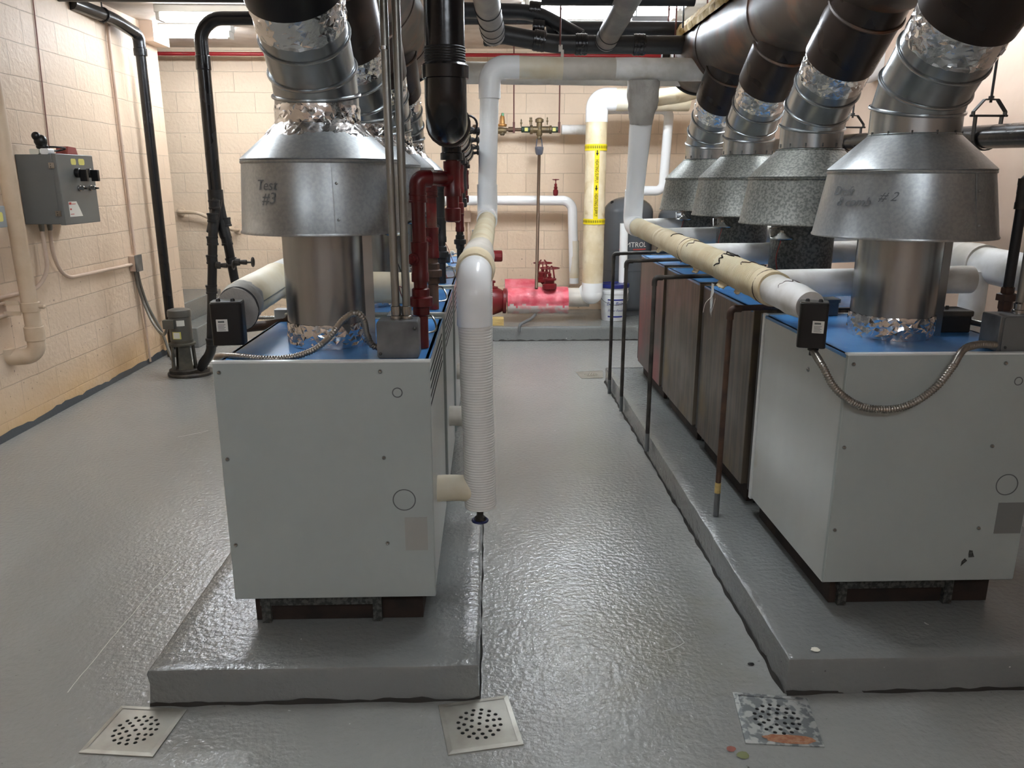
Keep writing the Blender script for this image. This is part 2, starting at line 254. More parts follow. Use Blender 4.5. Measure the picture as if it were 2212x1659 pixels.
# ---------------------------------------------------------------- mesh builder
class M:
    def __init__(s): s.v = []; s.f = []; s.mi = []
    def add(s, vs, fs, mi=0):
        o = len(s.v); s.v += [tuple(p) for p in vs]; s.f += [tuple(i + o for i in f) for f in fs]; s.mi += [mi] * len(fs); return s
    def box(s, a, b, mi=0, rz=0, c=None):
        (x0, y0, z0), (x1, y1, z1) = a, b
        vs = [(x0, y0, z0), (x1, y0, z0), (x1, y1, z0), (x0, y1, z0), (x0, y0, z1), (x1, y0, z1), (x1, y1, z1), (x0, y1, z1)]
        if rz:
            cx, cy = c or ((x0 + x1) / 2, (y0 + y1) / 2); ca, sa = math.cos(rz), math.sin(rz)
            vs = [(cx + (x - cx) * ca - (y - cy) * sa, cy + (x - cx) * sa + (y - cy) * ca, z) for x, y, z in vs]
        return s.add(vs, [(0, 3, 2, 1), (4, 5, 6, 7), (0, 1, 5, 4), (1, 2, 6, 5), (2, 3, 7, 6), (3, 0, 4, 7)], mi)
    def rbox(s, a, b, r=.01, axis=2, mi=0, seg=4):
        # box with the four edges parallel to axis rounded
        lo, hi = list(a), list(b); o = [i for i in range(3) if i != axis]
        pts = []
        for cx, cy, a0 in ((hi[o[0]] - r, hi[o[1]] - r, 0), (lo[o[0]] + r, hi[o[1]] - r, PI / 2), (lo[o[0]] + r, lo[o[1]] + r, PI), (hi[o[0]] - r, lo[o[1]] + r, 1.5 * PI)):
            for k in range(seg + 1):
                t = a0 + k / seg * PI / 2; pts.append((cx + r * math.cos(t), cy + r * math.sin(t)))
        n = len(pts); vs = []
        for z in (lo[axis], hi[axis]):
            for p in pts:
                q = [0, 0, 0]; q[o[0]], q[o[1]] = p; q[axis] = z; vs.append(q)
        fs = [(i, (i + 1) % n, n + (i + 1) % n, n + i) for i in range(n)] + [tuple(range(n))[::-1], tuple(range(n, 2 * n))]
        return s.add(vs, fs, mi)
    def prism(s, poly, h, mi=0):   # poly list of 3D points, extruded by vector h
        n = len(poly); h = Vector(h); vs = [Vector(p) for p in poly] + [Vector(p) + h for p in poly]
        return s.add(vs, [(i, (i + 1) % n, n + (i + 1) % n, n + i) for i in range(n)] + [tuple(range(n))[::-1], tuple(range(n, 2 * n))], mi)
    def lathe(s, prof, o=(0, 0, 0), d=(0, 0, 1), n=32, mi=0, caps=True):
        # prof: list of (radius, height along d)
        d = Vector(d).normalized(); u = d.orthogonal().normalized(); w_ = d.cross(u); o = Vector(o)
        vs = []; fs = []
        for r, h in prof:
            for k in range(n):
                t = 2 * PI * k / n; vs.append(o + d * h + (u * math.cos(t) + w_ * math.sin(t)) * r)
        for j in range(len(prof) - 1):
            for k in range(n):
                k2 = (k + 1) % n; fs.append((j * n + k, j * n + k2, (j + 1) * n + k2, (j + 1) * n + k))
        if caps:
            if prof[0][0] > 1e-5: fs.append(tuple(range(n))[::-1])
            if prof[-1][0] > 1e-5: fs.append(tuple(range((len(prof) - 1) * n, len(prof) * n)))
        return s.add(vs, fs, mi)
    def tube(s, pts, r, n=20, bend=0, caps=True, mi=0, wr=0, wf=9, step=0, k=7, rad=None, seed=0):
        # sweep a circle along pts; corners filleted by bend; wr = wrinkle amplitude; rad(t, length)->radius
        P_ = path(pts, bend, k)
        if step: P_ = resample(P_, step)
        R = []
        L = [0]
        for i in range(1, len(P_)): L.append(L[-1] + (P_[i] - P_[i - 1]).length)
        vs = []; fs = []
        up = None
        for i, p in enumerate(P_):
            t = (P_[min(i + 1, len(P_) - 1)] - P_[max(i - 1, 0)]).normalized()
            if up is None: up = t.orthogonal().normalized()
            else:
                up = (up - t * up.dot(t)); up = up.normalized() if up.length > 1e-6 else t.orthogonal().normalized()
            w_ = t.cross(up)
            rr = r if rad is None else rad(L[i], L[-1])
            if isinstance(r, (tuple, list)) and rad is None: rr = r[0] + (r[1] - r[0]) * L[i] / L[-1]
            for q in range(n):
                a = 2 * PI * q / n; dv = up * math.cos(a) + w_ * math.sin(a)
                ra = rr
                if wr: ra += wr * noise.noise((p + dv * rr) * wf + Vector((seed, 0, 0))) + wr * .5 * noise.noise((p + dv * rr) * wf * 3)
                vs.append(p + dv * ra)
        m_ = len(P_)
        for j in range(m_ - 1):
            for q in range(n):
                q2 = (q + 1) % n; fs.append((j * n + q, j * n + q2, (j + 1) * n + q2, (j + 1) * n + q))
        if caps: fs.append(tuple(range(n))[::-1]); fs.append(tuple(range((m_ - 1) * n, m_ * n)))
        return s.add(vs, fs, mi)
    def ring(s, o, d, R, r, n=28, m=8, mi=0):   # torus round axis d
        d = Vector(d).normalized(); u = d.orthogonal().normalized(); w_ = d.cross(u); o = Vector(o)
        vs = []; fs = []
        for i in range(n):
            a = 2 * PI * i / n; e = u * math.cos(a) + w_ * math.sin(a)
            for j in range(m):
                b = 2 * PI * j / m; vs.append(o + e * (R + r * math.cos(b)) + d * r * math.sin(b))
        for i in range(n):
            for j in range(m):
                fs.append((i * m + j, ((i + 1) % n) * m + j, ((i + 1) % n) * m + (j + 1) % m, i * m + (j + 1) % m))
        return s.add(vs, fs, mi)
    def ball(s, c, r, n=16, mi=0, sq=(1, 1, 1)):
        vs = []; fs = []; h = n // 2
        for i in range(h + 1):
            th = PI * i / h
            for j in range(n):
                ph = 2 * PI * j / n
                vs.append((c[0] + r * sq[0] * math.sin(th) * math.cos(ph), c[1] + r * sq[1] * math.sin(th) * math.sin(ph), c[2] + r * sq[2] * math.cos(th)))
        for i in range(h):
            for j in range(n):
                fs.append((i * n + j, (i + 1) * n + j, (i + 1) * n + (j + 1) % n, i * n + (j + 1) % n))
        return s.add(vs, fs, mi)
def path(pts, bend, k=7):
    pts = [Vector(p) for p in pts]
    pts = [p for i, p in enumerate(pts) if i == 0 or (p - pts[i - 1]).length > 1e-5]
    if not bend or len(pts) < 3: return pts
    out = [pts[0]]
    for i in range(1, len(pts) - 1):
        a, b, c = pts[i - 1], pts[i], pts[i + 1]
        d1 = (a - b); d2 = (c - b); bb = min(bend, d1.length * .49, d2.length * .49)
        d1.normalize(); d2.normalize()
        ang = d1.angle(d2)
        if ang > PI - .02: out.append(b); continue
        p1 = b + d1 * bb; p2 = b + d2 * bb
        # true arc
        hb = (d1 + d2).normalized(); rad = bb * math.tan(ang / 2); ctr = b + hb * (bb / math.cos(ang / 2))
        v1 = p1 - ctr; v2 = p2 - ctr; tot = v1.angle(v2)
        ax = v1.cross(v2).normalized()
        for q in range(k + 1): out.append(ctr + Matrix.Rotation(tot * q / k, 3, ax) @ v1)
    out.append(pts[-1]); return out
def resample(P_, step):
    out = [P_[0]]
    for i in range(1, len(P_)):
        a, b = P_[i - 1], P_[i]; n = max(1, int((b - a).length / step))
        for q in range(1, n + 1): out.append(a.lerp(b, q / n))
    return out
def spline(pts, n=12):
    pts = [Vector(p) for p in pts]; out = []
    Q = [pts[0] * 2 - pts[1]] + pts + [pts[-1] * 2 - pts[-2]]
    for i in range(1, len(Q) - 2):
        p0, p1, p2, p3 = Q[i - 1:i + 3]
        for k in range(n):
            t = k / n
            out.append(.5 * ((2 * p1) + (p2 - p0) * t + (2 * p0 - 5 * p1 + 4 * p2 - p3) * t * t + (3 * p1 - p0 - 3 * p2 + p3) * t ** 3))
    out.append(pts[-1]); return out
# ---------------------------------------------------------------- objects
def world_loc(o):
    p = Vector((0, 0, 0))
    while o: p += o.location; o = o.parent
    return p
def obj(name, m, material, parent=None, label=None, angle=35, bevel=0, at=None):
    me = bpy.data.meshes.new(name)
    xs = [v[0] for v in m.v]; ys = [v[1] for v in m.v]; zs = [v[2] for v in m.v]
    if parent is not None: org = Vector((sum(xs) / len(xs), sum(ys) / len(ys), min(zs))) if at is None else Vector(at)
    else: org = Vector(((min(xs) + max(xs)) / 2, (min(ys) + max(ys)) / 2, min(zs))) if at is None else Vector(at)
    me.from_pydata([(v[0] - org.x, v[1] - org.y, v[2] - org.z) for v in m.v], [], m.f)
    ms = material if isinstance(material, (list, tuple)) else [material]
    for x in ms: me.materials.append(x)
    if len(ms) > 1: me.polygons.foreach_set('material_index', m.mi)
    me.polygons.foreach_set('use_smooth', [True] * len(me.polygons))
    bm = bmesh.new(); bm.from_mesh(me); bmesh.ops.recalc_face_normals(bm, faces=bm.faces); bm.to_mesh(me); bm.free()
    me.set_sharp_from_angle(angle=math.radians(angle))
    o = bpy.data.objects.new(name, me); COL.objects.link(o)
    if parent is not None:
        o.parent = parent; o.location = org - world_loc(parent)
    else: o.location = org
    if label: o['label'] = label
    if bevel:
        bv = o.modifiers.new('bevel', 'BEVEL'); bv.width = bevel; bv.segments = 2; bv.limit_method = 'ANGLE'; bv.angle_limit = math.radians(40)
    return o
def tag(o, label, cat, group=None, kind=None):
    o['label'] = label; o['category'] = cat
    if group: o['group'] = group
    if kind: o['kind'] = kind
    return o
def thing(name, label, cat, loc, group=None):
    o = bpy.data.objects.new(name, None); COL.objects.link(o); o.location = loc; o.empty_display_size = .05
    return tag(o, label, cat, group)
def struct(name, m, material, label=None, bevel=0, angle=35):
    o = obj(name, m, material, bevel=bevel, angle=angle, at=(0, 0, 0)); o['kind'] = 'structure'
    if label: o['label'] = label
    return o
def text_mesh(txt, size, shear=0):
    cu = bpy.data.curves.new('t', 'FONT'); cu.body = txt; cu.size = size; cu.resolution_u = 3; cu.shear = shear
    cu.align_x = 'CENTER'; cu.align_y = 'CENTER'
    o = bpy.data.objects.new('t', cu); COL.objects.link(o)
    dg = bpy.context.evaluated_depsgraph_get(); dg.update()
    me = o.evaluated_get(dg).to_mesh()
    bm = bmesh.new(); bm.from_mesh(me); bmesh.ops.triangulate(bm, faces=bm.faces)
    bmesh.ops.subdivide_edges(bm, edges=[e for e in bm.edges if e.calc_length() > size * .5], cuts=1)
    vs = [v.co.copy() for v in bm.verts]; fs = [tuple(v.index for v in f.verts) for f in bm.faces]
    bm.free(); o.evaluated_get(dg).to_mesh_clear(); bpy.data.objects.remove(o); bpy.data.curves.remove(cu)
    return vs, fs
def text_flat(m, txt, size, o, u, v, th=.0006, shear=0, mi=0):
    vs, fs = text_mesh(txt, size, shear); o = Vector(o); u = Vector(u); v = Vector(v); n = u.cross(v)
    m.add([o + u * p.x + v * p.y + n * th for p in vs], fs, mi)
def text_wrap(m, txt, size, c, R, th0, z0, rot=False, shear=0, eps=.0016, mi=0, sx=1):
    vs, fs = text_mesh(txt, size, shear); out = []
    for p in vs: p.x *= sx
    for p in vs:
        a, b = (p.y, -p.x) if rot else (p.x, p.y)
        z = z0 + b; r = (R(z) if callable(R) else R) + eps; t = th0 + a / r
        out.append((c[0] + r * math.sin(t), c[1] - r * math.cos(t), z))
    m.add(out, fs, mi)
def patch_wrap(m, c, r, t0, t1, z0, z1, n=12, eps=.0008, mi=0):
    vs = []; fs = []
    for i in range(n + 1):
        t = t0 + (t1 - t0) * i / n
        for z in (z0, z1): vs.append((c[0] + (r + eps) * math.sin(t), c[1] - (r + eps) * math.cos(t), z))
    for i in range(n): fs.append((2 * i, 2 * i + 2, 2 * i + 3, 2 * i + 1))
    m.add(vs, fs, mi)
def copy_tree(o, parent=None, off=None):
    c = o.copy(); COL.objects.link(c)
    if parent is not None: c.parent = parent
    if off is not None: c.location = o.location + Vector(off)
    for ch in o.children: copy_tree(ch, c)
    return c
def cuff(m, p, d, r, l, flare=.12):      # pipe fitting collar centred on p along d
    p = Vector(p); d = Vector(d).normalized()
    m.lathe([(r, -l / 2), (r * (1 + flare), -l / 2), (r * (1 + flare), -l * .3), (r * (1 + flare * .6), -l * .25), (r * (1 + flare * .6), l * .25), (r * (1 + flare), l * .3), (r * (1 + flare), l / 2), (r, l / 2)], p, d, n=20)

def foil_band(a, b, r, seed=0, flare=None, n=84, step=.009, jit=.005):
    # crumpled tape: an irregular faceted sleeve
    rnd = random.Random(seed); a = Vector(a); b = Vector(b); L_ = (b - a).length; d = (b - a).normalized()
    u = Vector((1, 0, 0)); w_ = d.cross(u).normalized(); k_ = max(3, int(L_ / step)); vs = []; fs = []
    for i in range(k_ + 1):
        for q in range(n):
            t = i / k_; an = 2 * PI * (q + rnd.uniform(-.38, .38)) / n
            edge = i in (0, k_)
            tt = t + (rnd.uniform(-.35, .35) / k_ if not edge else rnd.uniform(-.25, .25) / k_)
            am = .35 + 1.1 * max(0, noise.noise(Vector((an * 2.2, t * 3, seed))) + .25)
            rr = r + (flare(tt * L_) if flare else 0) + rnd.uniform(0, jit) * am * (1 if not edge else .3)
            vs.append(a + d * (tt * L_) + (u * math.cos(an) + w_ * math.sin(an)) * rr)
    for i in range(k_):
        for q in range(n):
            q2 = (q + 1) % n; A, B, C_, D = i * n + q, i * n + q2, (i + 1) * n + q2, (i + 1) * n + q
            if rnd.random() < .5: fs += [(A, B, C_), (A, C_, D)]
            else: fs += [(A, B, D), (B, C_, D)]
    return M().add(vs, fs)
# ================================================================ THE ROOM
CEIL_Z = 2.97
struct('floor', M().box((-5.2, -3, -.1), (3.2, 9.2, 0)), FLOOR)
struct('ceiling', M().box((-5.2, -3, CEIL_Z), (3.2, 9.2, CEIL_Z + .1)), CEIL)
struct('wall_left', M().box((-3.3, -3, 0), (-3.08, 7.9, CEIL_Z)), WALL_L)
struct('wall_back', M().box((-5.2, 9.0, 0), (3.2, 9.2, CEIL_Z)), WALL_B)
struct('wall_right', M().box((2.95, -3, 0), (3.2, 9.0, CEIL_Z)), WALL_R)
struct('wall_front', M().box((-5.2, -3.2, 0), (3.2, -3, CEIL_Z)), WALL_R)
struct('wall_alcove', M().box((-5.4, 7.7, 0), (-5.2, 9.2, CEIL_Z)), WALL_B)
# rough black paint line where the left wall meets the floor
m = M(); random.seed(3)
ys = [-3 + i * .06 for i in range(182)]
vs = []; fs = []
for i, y in enumerate(ys):
    h = .045 + .022 * noise.noise(Vector((y * 3, 0, 0))) + .016 * noise.noise(Vector((y * 14, 2, 0)))
    vs += [(-3.078, y, h), (-3.066 + .004 * noise.noise(Vector((y * 9, 5, 0))), y, .0), (-3.0785, y, .0)]
for i in range(len(ys) - 1):
    a = 3 * i; fs += [(a, a + 1, a + 4, a + 3), (a, a + 3, a + 5, a + 2)]
m.add(vs, fs); struct('baseboard_left', m, mat('dark_grey_skirting_paint', (70, 74, 77), rough=.5, bump=.4, bs=40))
# concrete pads
def slab(name, a, b, label, seed, matl=PAD):
    nx = max(2, int((b[0] - a[0]) / .05)); ny = max(2, int((b[1] - a[1]) / .05))
    e = .012; vs = []; fs = []; idx = {}
    def H(x, y): return .0022 * noise.noise(Vector((x * 6, y * 6, seed)))
    def W(x, y, z): return .004 * noise.noise(Vector((x * 9, y * 9, z * 9 + seed)))
    for i in range(nx + 1):
        for j in range(ny + 1):
            x = a[0] + e + (b[0] - a[0] - 2 * e) * i / nx; y = a[1] + e + (b[1] - a[1] - 2 * e) * j / ny
            idx[i, j] = len(vs); vs.append((x, y, b[2] + H(x, y)))
    for i in range(nx):
        for j in range(ny): fs.append((idx[i, j], idx[i + 1, j], idx[i + 1, j + 1], idx[i, j + 1]))
    loop = [(i, 0) for i in range(nx)] + [(nx, j) for j in range(ny)] + [(i, ny) for i in range(nx, 0, -1)] + [(0, j) for j in range(ny, 0, -1)]
    rings = [[idx[q] for q in loop]]
    for off, dz in ((.004, -.004), (0, -.014), (0.002, -.05), (0, -.09), (-.002, a[2] - b[2])):
        rr = []
        for (i, j) in loop:
            x, y, z = vs[idx[i, j]]
            sx = -1 if i == 0 else (1 if i == nx else 0); sy = -1 if j == 0 else (1 if j == ny else 0)
            n_ = W(x, y, dz) * (1 if dz < -.005 else .5)
            rr.append(len(vs)); vs.append((x + sx * (e - off + n_), y + sy * (e - off + n_), max(a[2], b[2] + dz)))
        rings.append(rr)
    n = len(loop)
    for r0, r1 in zip(rings, rings[1:]):
        for q in range(n): fs.append((r0[q], r1[q], r1[(q + 1) % n], r0[(q + 1) % n]))
    return struct(name, M().add(vs, fs), matl, label, angle=32)
slab('concrete_pad', (-1.075, 2.145, 0), (-.04, 6.05, .126), 'grey painted concrete housekeeping pad under the left row of boilers', 1)
slab('concrete_pad', (.945, 2.145, 0), (2.35, 6.15, .126), 'grey painted concrete housekeeping pad under the right row of boilers', 8)
slab('concrete_plinth', (-1.5, 7.86, 0), (2.95, 9.0, .145), 'raised grey concrete plinth across the back under the pumps and tanks', 15)
# ragged dirt and broken paint where pads meet the floor
m = M()
def ragged(a, b, out, w_=.016, seed=0):
    a, b, out = Vector(a), Vector(b), Vector(out); n_ = int((b - a).length / .02); vs = []; fs = []
    for i in range(n_ + 1):
        p = a.lerp(b, i / n_); ww = w_ * (.5 + .9 * max(-.4, noise.noise(p * 11 + Vector((seed, 0, 0))))); hh = .012 + .012 * noise.noise(p * 17 + Vector((0, seed, 0)))
        vs += [p + out * ww + Vector((0, 0, .0008)), p + out * .001 + Vector((0, 0, max(.003, hh))), p - out * .004]
    for i in range(n_): k = 3 * i; fs += [(k, k + 3, k + 4, k + 1), (k + 1, k + 4, k + 5, k + 2)]
    m.add(vs, fs)
ragged((-1.075, 2.143, 0), (-.04, 2.143, 0), (0, -1, 0), .010); ragged((.945, 2.143, 0), (2.35, 2.143, 0), (0, -1, 0), .008, 3)
ragged((.943, 2.145, 0), (.943, 6.15, 0), (-1, 0, 0), .012, 5); ragged((-.038, 2.145, 0), (-.038, 6.05, 0), (1, 0, 0), .006, 7); ragged((0, 7.858, 0), (1.6, 7.858, 0), (0, -1, 0), .008, 9)
struct('trim_3', m, mat('floor_edge_dirt', (44, 42, 38), rough=.8))
struct('steps', M().box((-5.2, 7.9, 0), (-3.08, 9.0, .4)).box((-3.08, 7.62, 0), (-2.87, 9.0, .2)), PAD, 'two grey painted concrete steps going up left into the alcove', bevel=.008)
# ceiling crossbeam face / white board added for the glow round the lamp
struct('trim_2', M().box((.35, 6.2, CEIL_Z - .012), (1.75, 7.6, CEIL_Z - .001)), mat('white_glow_board', (226, 224, 218), rough=.35, bump=.6, bs=9, bdist=.02))
struct('trim_1', M().box((-3.08, 7.55, 2.80), (-2.96, 7.9, CEIL_Z)), PINKP)

# ================================================================ LAMPS
def fixture(c, hl, ax, label):
    x, y, z = c
    t = thing('fluorescent_light', label, 'ceiling light', (x, y, CEIL_Z), 'ceiling strip lights')
    def B(a0, a1, w0, w1, z0, z1, m):
        if ax == 'x': m.box((x + a0, y + w0, z0), (x + a1, y + w1, z1))
        else: m.box((x + w0, y + a0, z0), (x + w1, y + a1, z1))
        return m
    obj('housing', B(-hl - .03, hl + .03, -.065, .065, CEIL_Z - .06, CEIL_Z - .001, M()), FIXM, t, bevel=.006)
    for s in (-1, 1):
        obj('lamp_holder', B(s * hl - .015, s * hl + .015, -.07, .07, CEIL_Z - .115, CEIL_Z - .06, M()), FIXM, t)
        d = (1, 0, 0) if ax == 'x' else (0, 1, 0)
        o = (x - hl, y + s * .045, CEIL_Z - .09) if ax == 'x' else (x + s * .045, y - hl, CEIL_Z - .09)
        obj('tube', M().lathe([(.015, .015), (.015, 2 * hl - .015)], o, d, n=10), TUBEH if y > 6 else TUBEM, t)
for f_ in FIXTURES: fixture(*f_)

# ================================================================ BOILERS
BOT, TOP = .236, 1.052
def screw(m, p, d, r=.006):
    m.lathe([(r * 1.15, 0), (r * 1.15, .0015), (r, .004), (r * .6, .0065), (0.0001, .007)], p, d, n=10)
def boiler(x0, x1, y0, y1, side, label, sidemat, frontmat, near=False, sidesign=-1, louvers=False, gap=True):
    t = thing('boiler', label, 'boiler', ((x0 + x1) / 2, (y0 + y1) / 2, .126), side)
    sm = sidemat
    # front panel with folded lip
    obj('front_panel', M().box((x0, y0, BOT), (x1, y0 + .02, TOP)), frontmat, t, bevel=.003)
    fp = t.children[-1]
    m = M().box((x0 - .002, y0 - .001, TOP - .001), (x1 + .002, y0 + .022, TOP + .005)); obj('front_lip', m, WHITE if frontmat is ENAMEL else IRON_M, t)
    for s, xx in ((-1, x0), (1, x1)):
        vis = s == sidesign
        th = .018
        a = (xx + .006, y0 + .022, BOT - .012) if s < 0 else (xx - th - .002, y0 + .022, BOT - .012)
        b = (a[0] + th - .004, y1 - .03, TOP - .004)
        if vis and near and side.startswith('right'):
            b = (b[0], y1 - .05, b[2])
        sp = obj('side_panel', M().box(a, b), sm if vis else frontmat, t, bevel=.002)
        if vis and gap:
            ex = a[0] - .003 if s < 0 else b[0] + .003
            if near:
                obj('corner_trim', M().box((min(ex, a[0]) - .002, y1 - .05, BOT - .02), (max(ex, a[0] + .01), y1 - .028, TOP + .004)), WHITE, t)
            obj('edge_post', M().box((a[0] + (.004 if s < 0 else -.0), y1 - .03, BOT), (b[0] + (.004 if s < 0 else -.006), y1 + .02, TOP - .006)), IRON_M, t)
        if vis and louvers:
            lm = M()
            for k in range(5):
                z = TOP - .05 - k * .028
                lm.box((b[0] - .001, y0 + .06, z - .006), (b[0] + .0015, y1 - .1, z))
            obj('louver_slot_shade', lm, DARK, t)  # thin black strips stand for the shade inside the louvers
    obj('back_panel', M().box((x0 + .01, y1 - .03, BOT), (x1 - .01, y1 - .012, TOP)), frontmat, t)
    obj('top_panel', M().box((x0 + .004, y0 + .02, TOP - .016), (x1 - .004, y1 - .012, TOP - .004)), BLUE, t, bevel=.002)
    # edge trim of the top
    # base frame and feet
    m = M().box((x0 + .05, y0 + .05, .128), (x1 - .05, y1 - .05, BOT + .01)); obj('base_frame', m, RUSTD, t)
    m = M()
    m.box((x0 + .07, y0 + .035, .19), (x1 - .2, y0 + .05, BOT + .002)); obj('burner_rail', m, GALV_D, t)
    for xx in ((x0 + .075, x0 + .105), (x1 - .22, x1 - .19)):
        obj('foot', M().box((xx[0], y0 + .03, .127), (xx[1], y0 + .12, BOT)), GALV_D, t)
    if near:
        for (sx, sz) in ((x0 + .02, TOP - .03), (x0 + .02, BOT + .5), (x0 + .02, BOT + .2), (x1 - .155, TOP - .03), (x1 - .155, BOT + .5), (x1 - .155, BOT + .2)):
            mm = M(); screw(mm, (sx, y0, sz), (0, -1, 0)); obj('screw', mm, CHROME, fp)
    return t, fp
LX0, LX1 = -.862, -.188
RX0, RX1 = 1.163, 1.842
LY = [2.375, 3.275, 4.175, 5.075]; RY = [2.43, 3.35, 4.25, 5.15]; DEP = .83
Lb = []
lab = ['light grey boiler at the front of the left row, under the hood marked Test #3', 'second light grey boiler of the left row, behind the front one', 'third light grey boiler of the left row', 'rearmost light grey boiler of the left row']
for i, y in enumerate(LY):
    Lb.append(boiler(LX0, LX1, y, y + .83, 'left row of boilers', lab[i], ENAMEL_D, ENAMEL, near=(i == 0), sidesign=1, louvers=True, gap=False))
lab = ['light grey boiler at the front of the right row, with white scuffed side', 'boiler with dark brown weathered side, directly behind the front right one', 'boiler with streaked brown side and ochre stain, second from the rear of the right row', 'rearmost boiler of the right row, with reddish stained side']
for i, y in enumerate(RY):
    Lb.append(boiler(RX0, RX1, y, y + .84, 'right row of boilers', lab[i], [ENAMEL_D, WEATHER, WEATHER, WEATHER_R][i], ENAMEL if i == 0 else WEATHER, near=(i == 0), sidesign=-1))  # rear fronts and lips coloured dark for the shaded gaps between boilers
# details of the two near fronts
def knock(fp, x, z, r, y):
    obj('knockout', M().ring((x, y - .0004, z), (0, 1, 0), r, .0018, n=40, m=6), GREYPAINT, fp)
t, fp = Lb[0]
knock(fp, (-0.292, 2.375, 0.953)[0], (-0.292, 2.375, 0.953)[2], .015, 2.375); knock(fp, (-0.283, 2.375, 0.589)[0], (-0.283, 2.375, 0.589)[2], .036, 2.375)
a = (-0.284, 2.374, 0.527); b = (-0.21, 2.374, 0.409)
obj('blank_label', M().box((a[0], 2.3735, b[2]), (b[0], 2.375, a[2])), mat('grey_sticker', (158, 158, 152), rough=.3), fp)
t, fp = Lb[4]
c = (1.74, 2.43, 0.961); knock(fp, c[0], c[2], .013, 2.43); c = (1.761, 2.43, 0.596); knock(fp, c[0], c[2], .037, 2.43)
a = (1.743, 2.429, 0.53); b = (1.837, 2.429, 0.415)
obj('blank_label', M().box((a[0], 2.4285, b[2]), (b[0], 2.43, a[2])), mat('dark_grey_sticker', (120, 122, 120), rough=.35), fp)
for q in ([(1.667, 2.43, 0.353), (1.679, 2.43, 0.351), (1.682, 2.43, 0.341), (1.688, 2.43, 0.327), (1.668, 2.43, 0.325), (1.666, 2.43, 0.339)],
          [(1.656, 2.43, 0.322), (1.665, 2.43, 0.313), (1.654, 2.43, 0.302), (1.645, 2.43, 0.292), (1.646, 2.43, 0.311)]):
    obj('chipped_paint', M().prism([(v[0], 2.4288, v[2]) for v in q], (0, .001, 0)), GALV_D, fp)
t = Lb[4][0]
mm = M(); screw(mm, (RX0 + .006, 2.74, .93), (-1, 0, 0), .008); obj('screw', mm, CHROME, [c for c in t.children if c.name.startswith('side_panel')][0])

# ================================================================ FLUES AND DRAFT HOODS
def hood(cx, cy, label, new, side, text=None, switch=False, foilbase=True, sx=-.17):
    t = thing('draft_hood', label, 'draft hood', (cx, cy, 1.05), side)
    G = GALV if new else GALV_D; G2 = GALV_M if new else GALV_O
    r0 = .143
    obj('flue_collar', M().lathe([(r0, 1.048), (r0, 1.5)], (cx, cy, 0), n=48), G, t, angle=40)
    sm = M().box((cx + r0 * .62, cy - r0 * .86, 1.05), (cx + r0 * .66, cy - r0 * .73, 1.43)); 
    if new: obj('standing_seam', M().box((cx + r0 - .012, cy - .05, 1.05), (cx + r0 + .022, cy - .047, 1.44)), G, t)
    if foilbase:
        obj('foil_tape_band', foil_band((cx, cy, 1.049), (cx, cy, 1.13), r0 + .002, int(cy * 10)), FOIL, t, angle=9)
    rb, rt, rc = .302, .268, .145
    zb, zt, zc = 1.408, 1.632, 1.752
    if cx < 0: rb, rt, rc, zb, zt, zc = .268, .254, .136, 1.432, 1.662, 1.775
    if not new: zb, zt, zc, rb, rt = 1.405, 1.612, 1.735, .292, .262
    sk = M().lathe([(rb - .006, zb + .004), (rb + .002, zb), (rb + .004, zb + .004), (rb, zb + .012), (rt, zt - .012), (rt + .004, zt - .008), (rt + .004, zt - .003), (rt - .003, zt), (rb - .01, zb + .02)], (cx, cy, 0), n=64, caps=False)
    skirt = obj('skirt', M().lathe([(rb - .003, zb + .001), (rb + .003, zb), (rb + .004, zb + .005), (rb, zb + .010), (rt, zt - .010), (rt + .0035, zt - .007), (rt + .0035, zt), (rt, zt + .002)], (cx, cy, 0), n=64, caps=False), G2, t, angle=50)
    sd = skirt.modifiers.new('thickness', 'SOLIDIFY'); sd.thickness = .002; sd.offset = -1
    obj('cone', M().lathe([(rt + .002, zt + .002), (rt + .0035, zt + .005), (rt, zt + .009), (rc + .004, zc - .002), (rc + .006, zc + .001), (rc, zc + .004)], (cx, cy, 0), n=64, caps=False), G2, t, angle=50)
    R = lambda z: rb + (rt - rb) * (z - zb) / (zt - zb)
    # seam and rivets
    th = .32 if new else .9
    sm = M()
    for i in range(2):
        pass
    seam = [(cx + (R(z) + .0008) * math.sin(a), cy - (R(z) + .0008) * math.cos(a), z) for a, z in ((th, zb + .012), (th + .012, zb + .012), (th + .012, zt - .012), (th, zt - .012))]
    obj('seam', M().prism(seam, (math.sin(th) * .0012, -math.cos(th) * .0012, 0)), G2, skirt)
    for z in (zb + .05, zb + .16):
        mm = M(); screw(mm, (cx + R(z) * math.sin(th + .05), cy - R(z) * math.cos(th + .05), z), (math.sin(th + .05), -math.cos(th + .05), 0), .004); obj('rivet', mm, G2, skirt)
    if text:
        for (s_, size, th0, z0, sh) in text:
            mm = M(); text_wrap(mm, s_, size, (cx, cy), R, th0, z0, shear=sh)
            obj('handwriting', mm, PENCIL, skirt, label='handwritten marker word ' + s_)
    if switch:
        px, py = cx + sx, cy - .245
        s = obj('spill_switch', M().lathe([(.012, -.012), (.024, -.01), (.05, -.004), (.054, .001), (.046, .006), (.028, .012), (.02, .02), (.008, .026), (.008, .034)], (px, py, zb - .052), (0, 0, 1), n=28), CHROME, t)
        obj('bracket', M().tube([(px + .02, py + .05, zb), (px - .048, py + .02, zb - .01), (px - .048, py, zb - .05), (px - .03, py, zb - .052)], .0035, n=6), CHROME, s)
        obj('wire', M().tube(spline([(px, py, zb - .06), (px - .012, py + .01, zb - .14), (px + .012, py + .03, zb - .24), (px + .01, py + .05, 1.06)], 8), .0022, n=6), REDWIRE if side == 'right row of draft hoods' else INK, s)
    return t
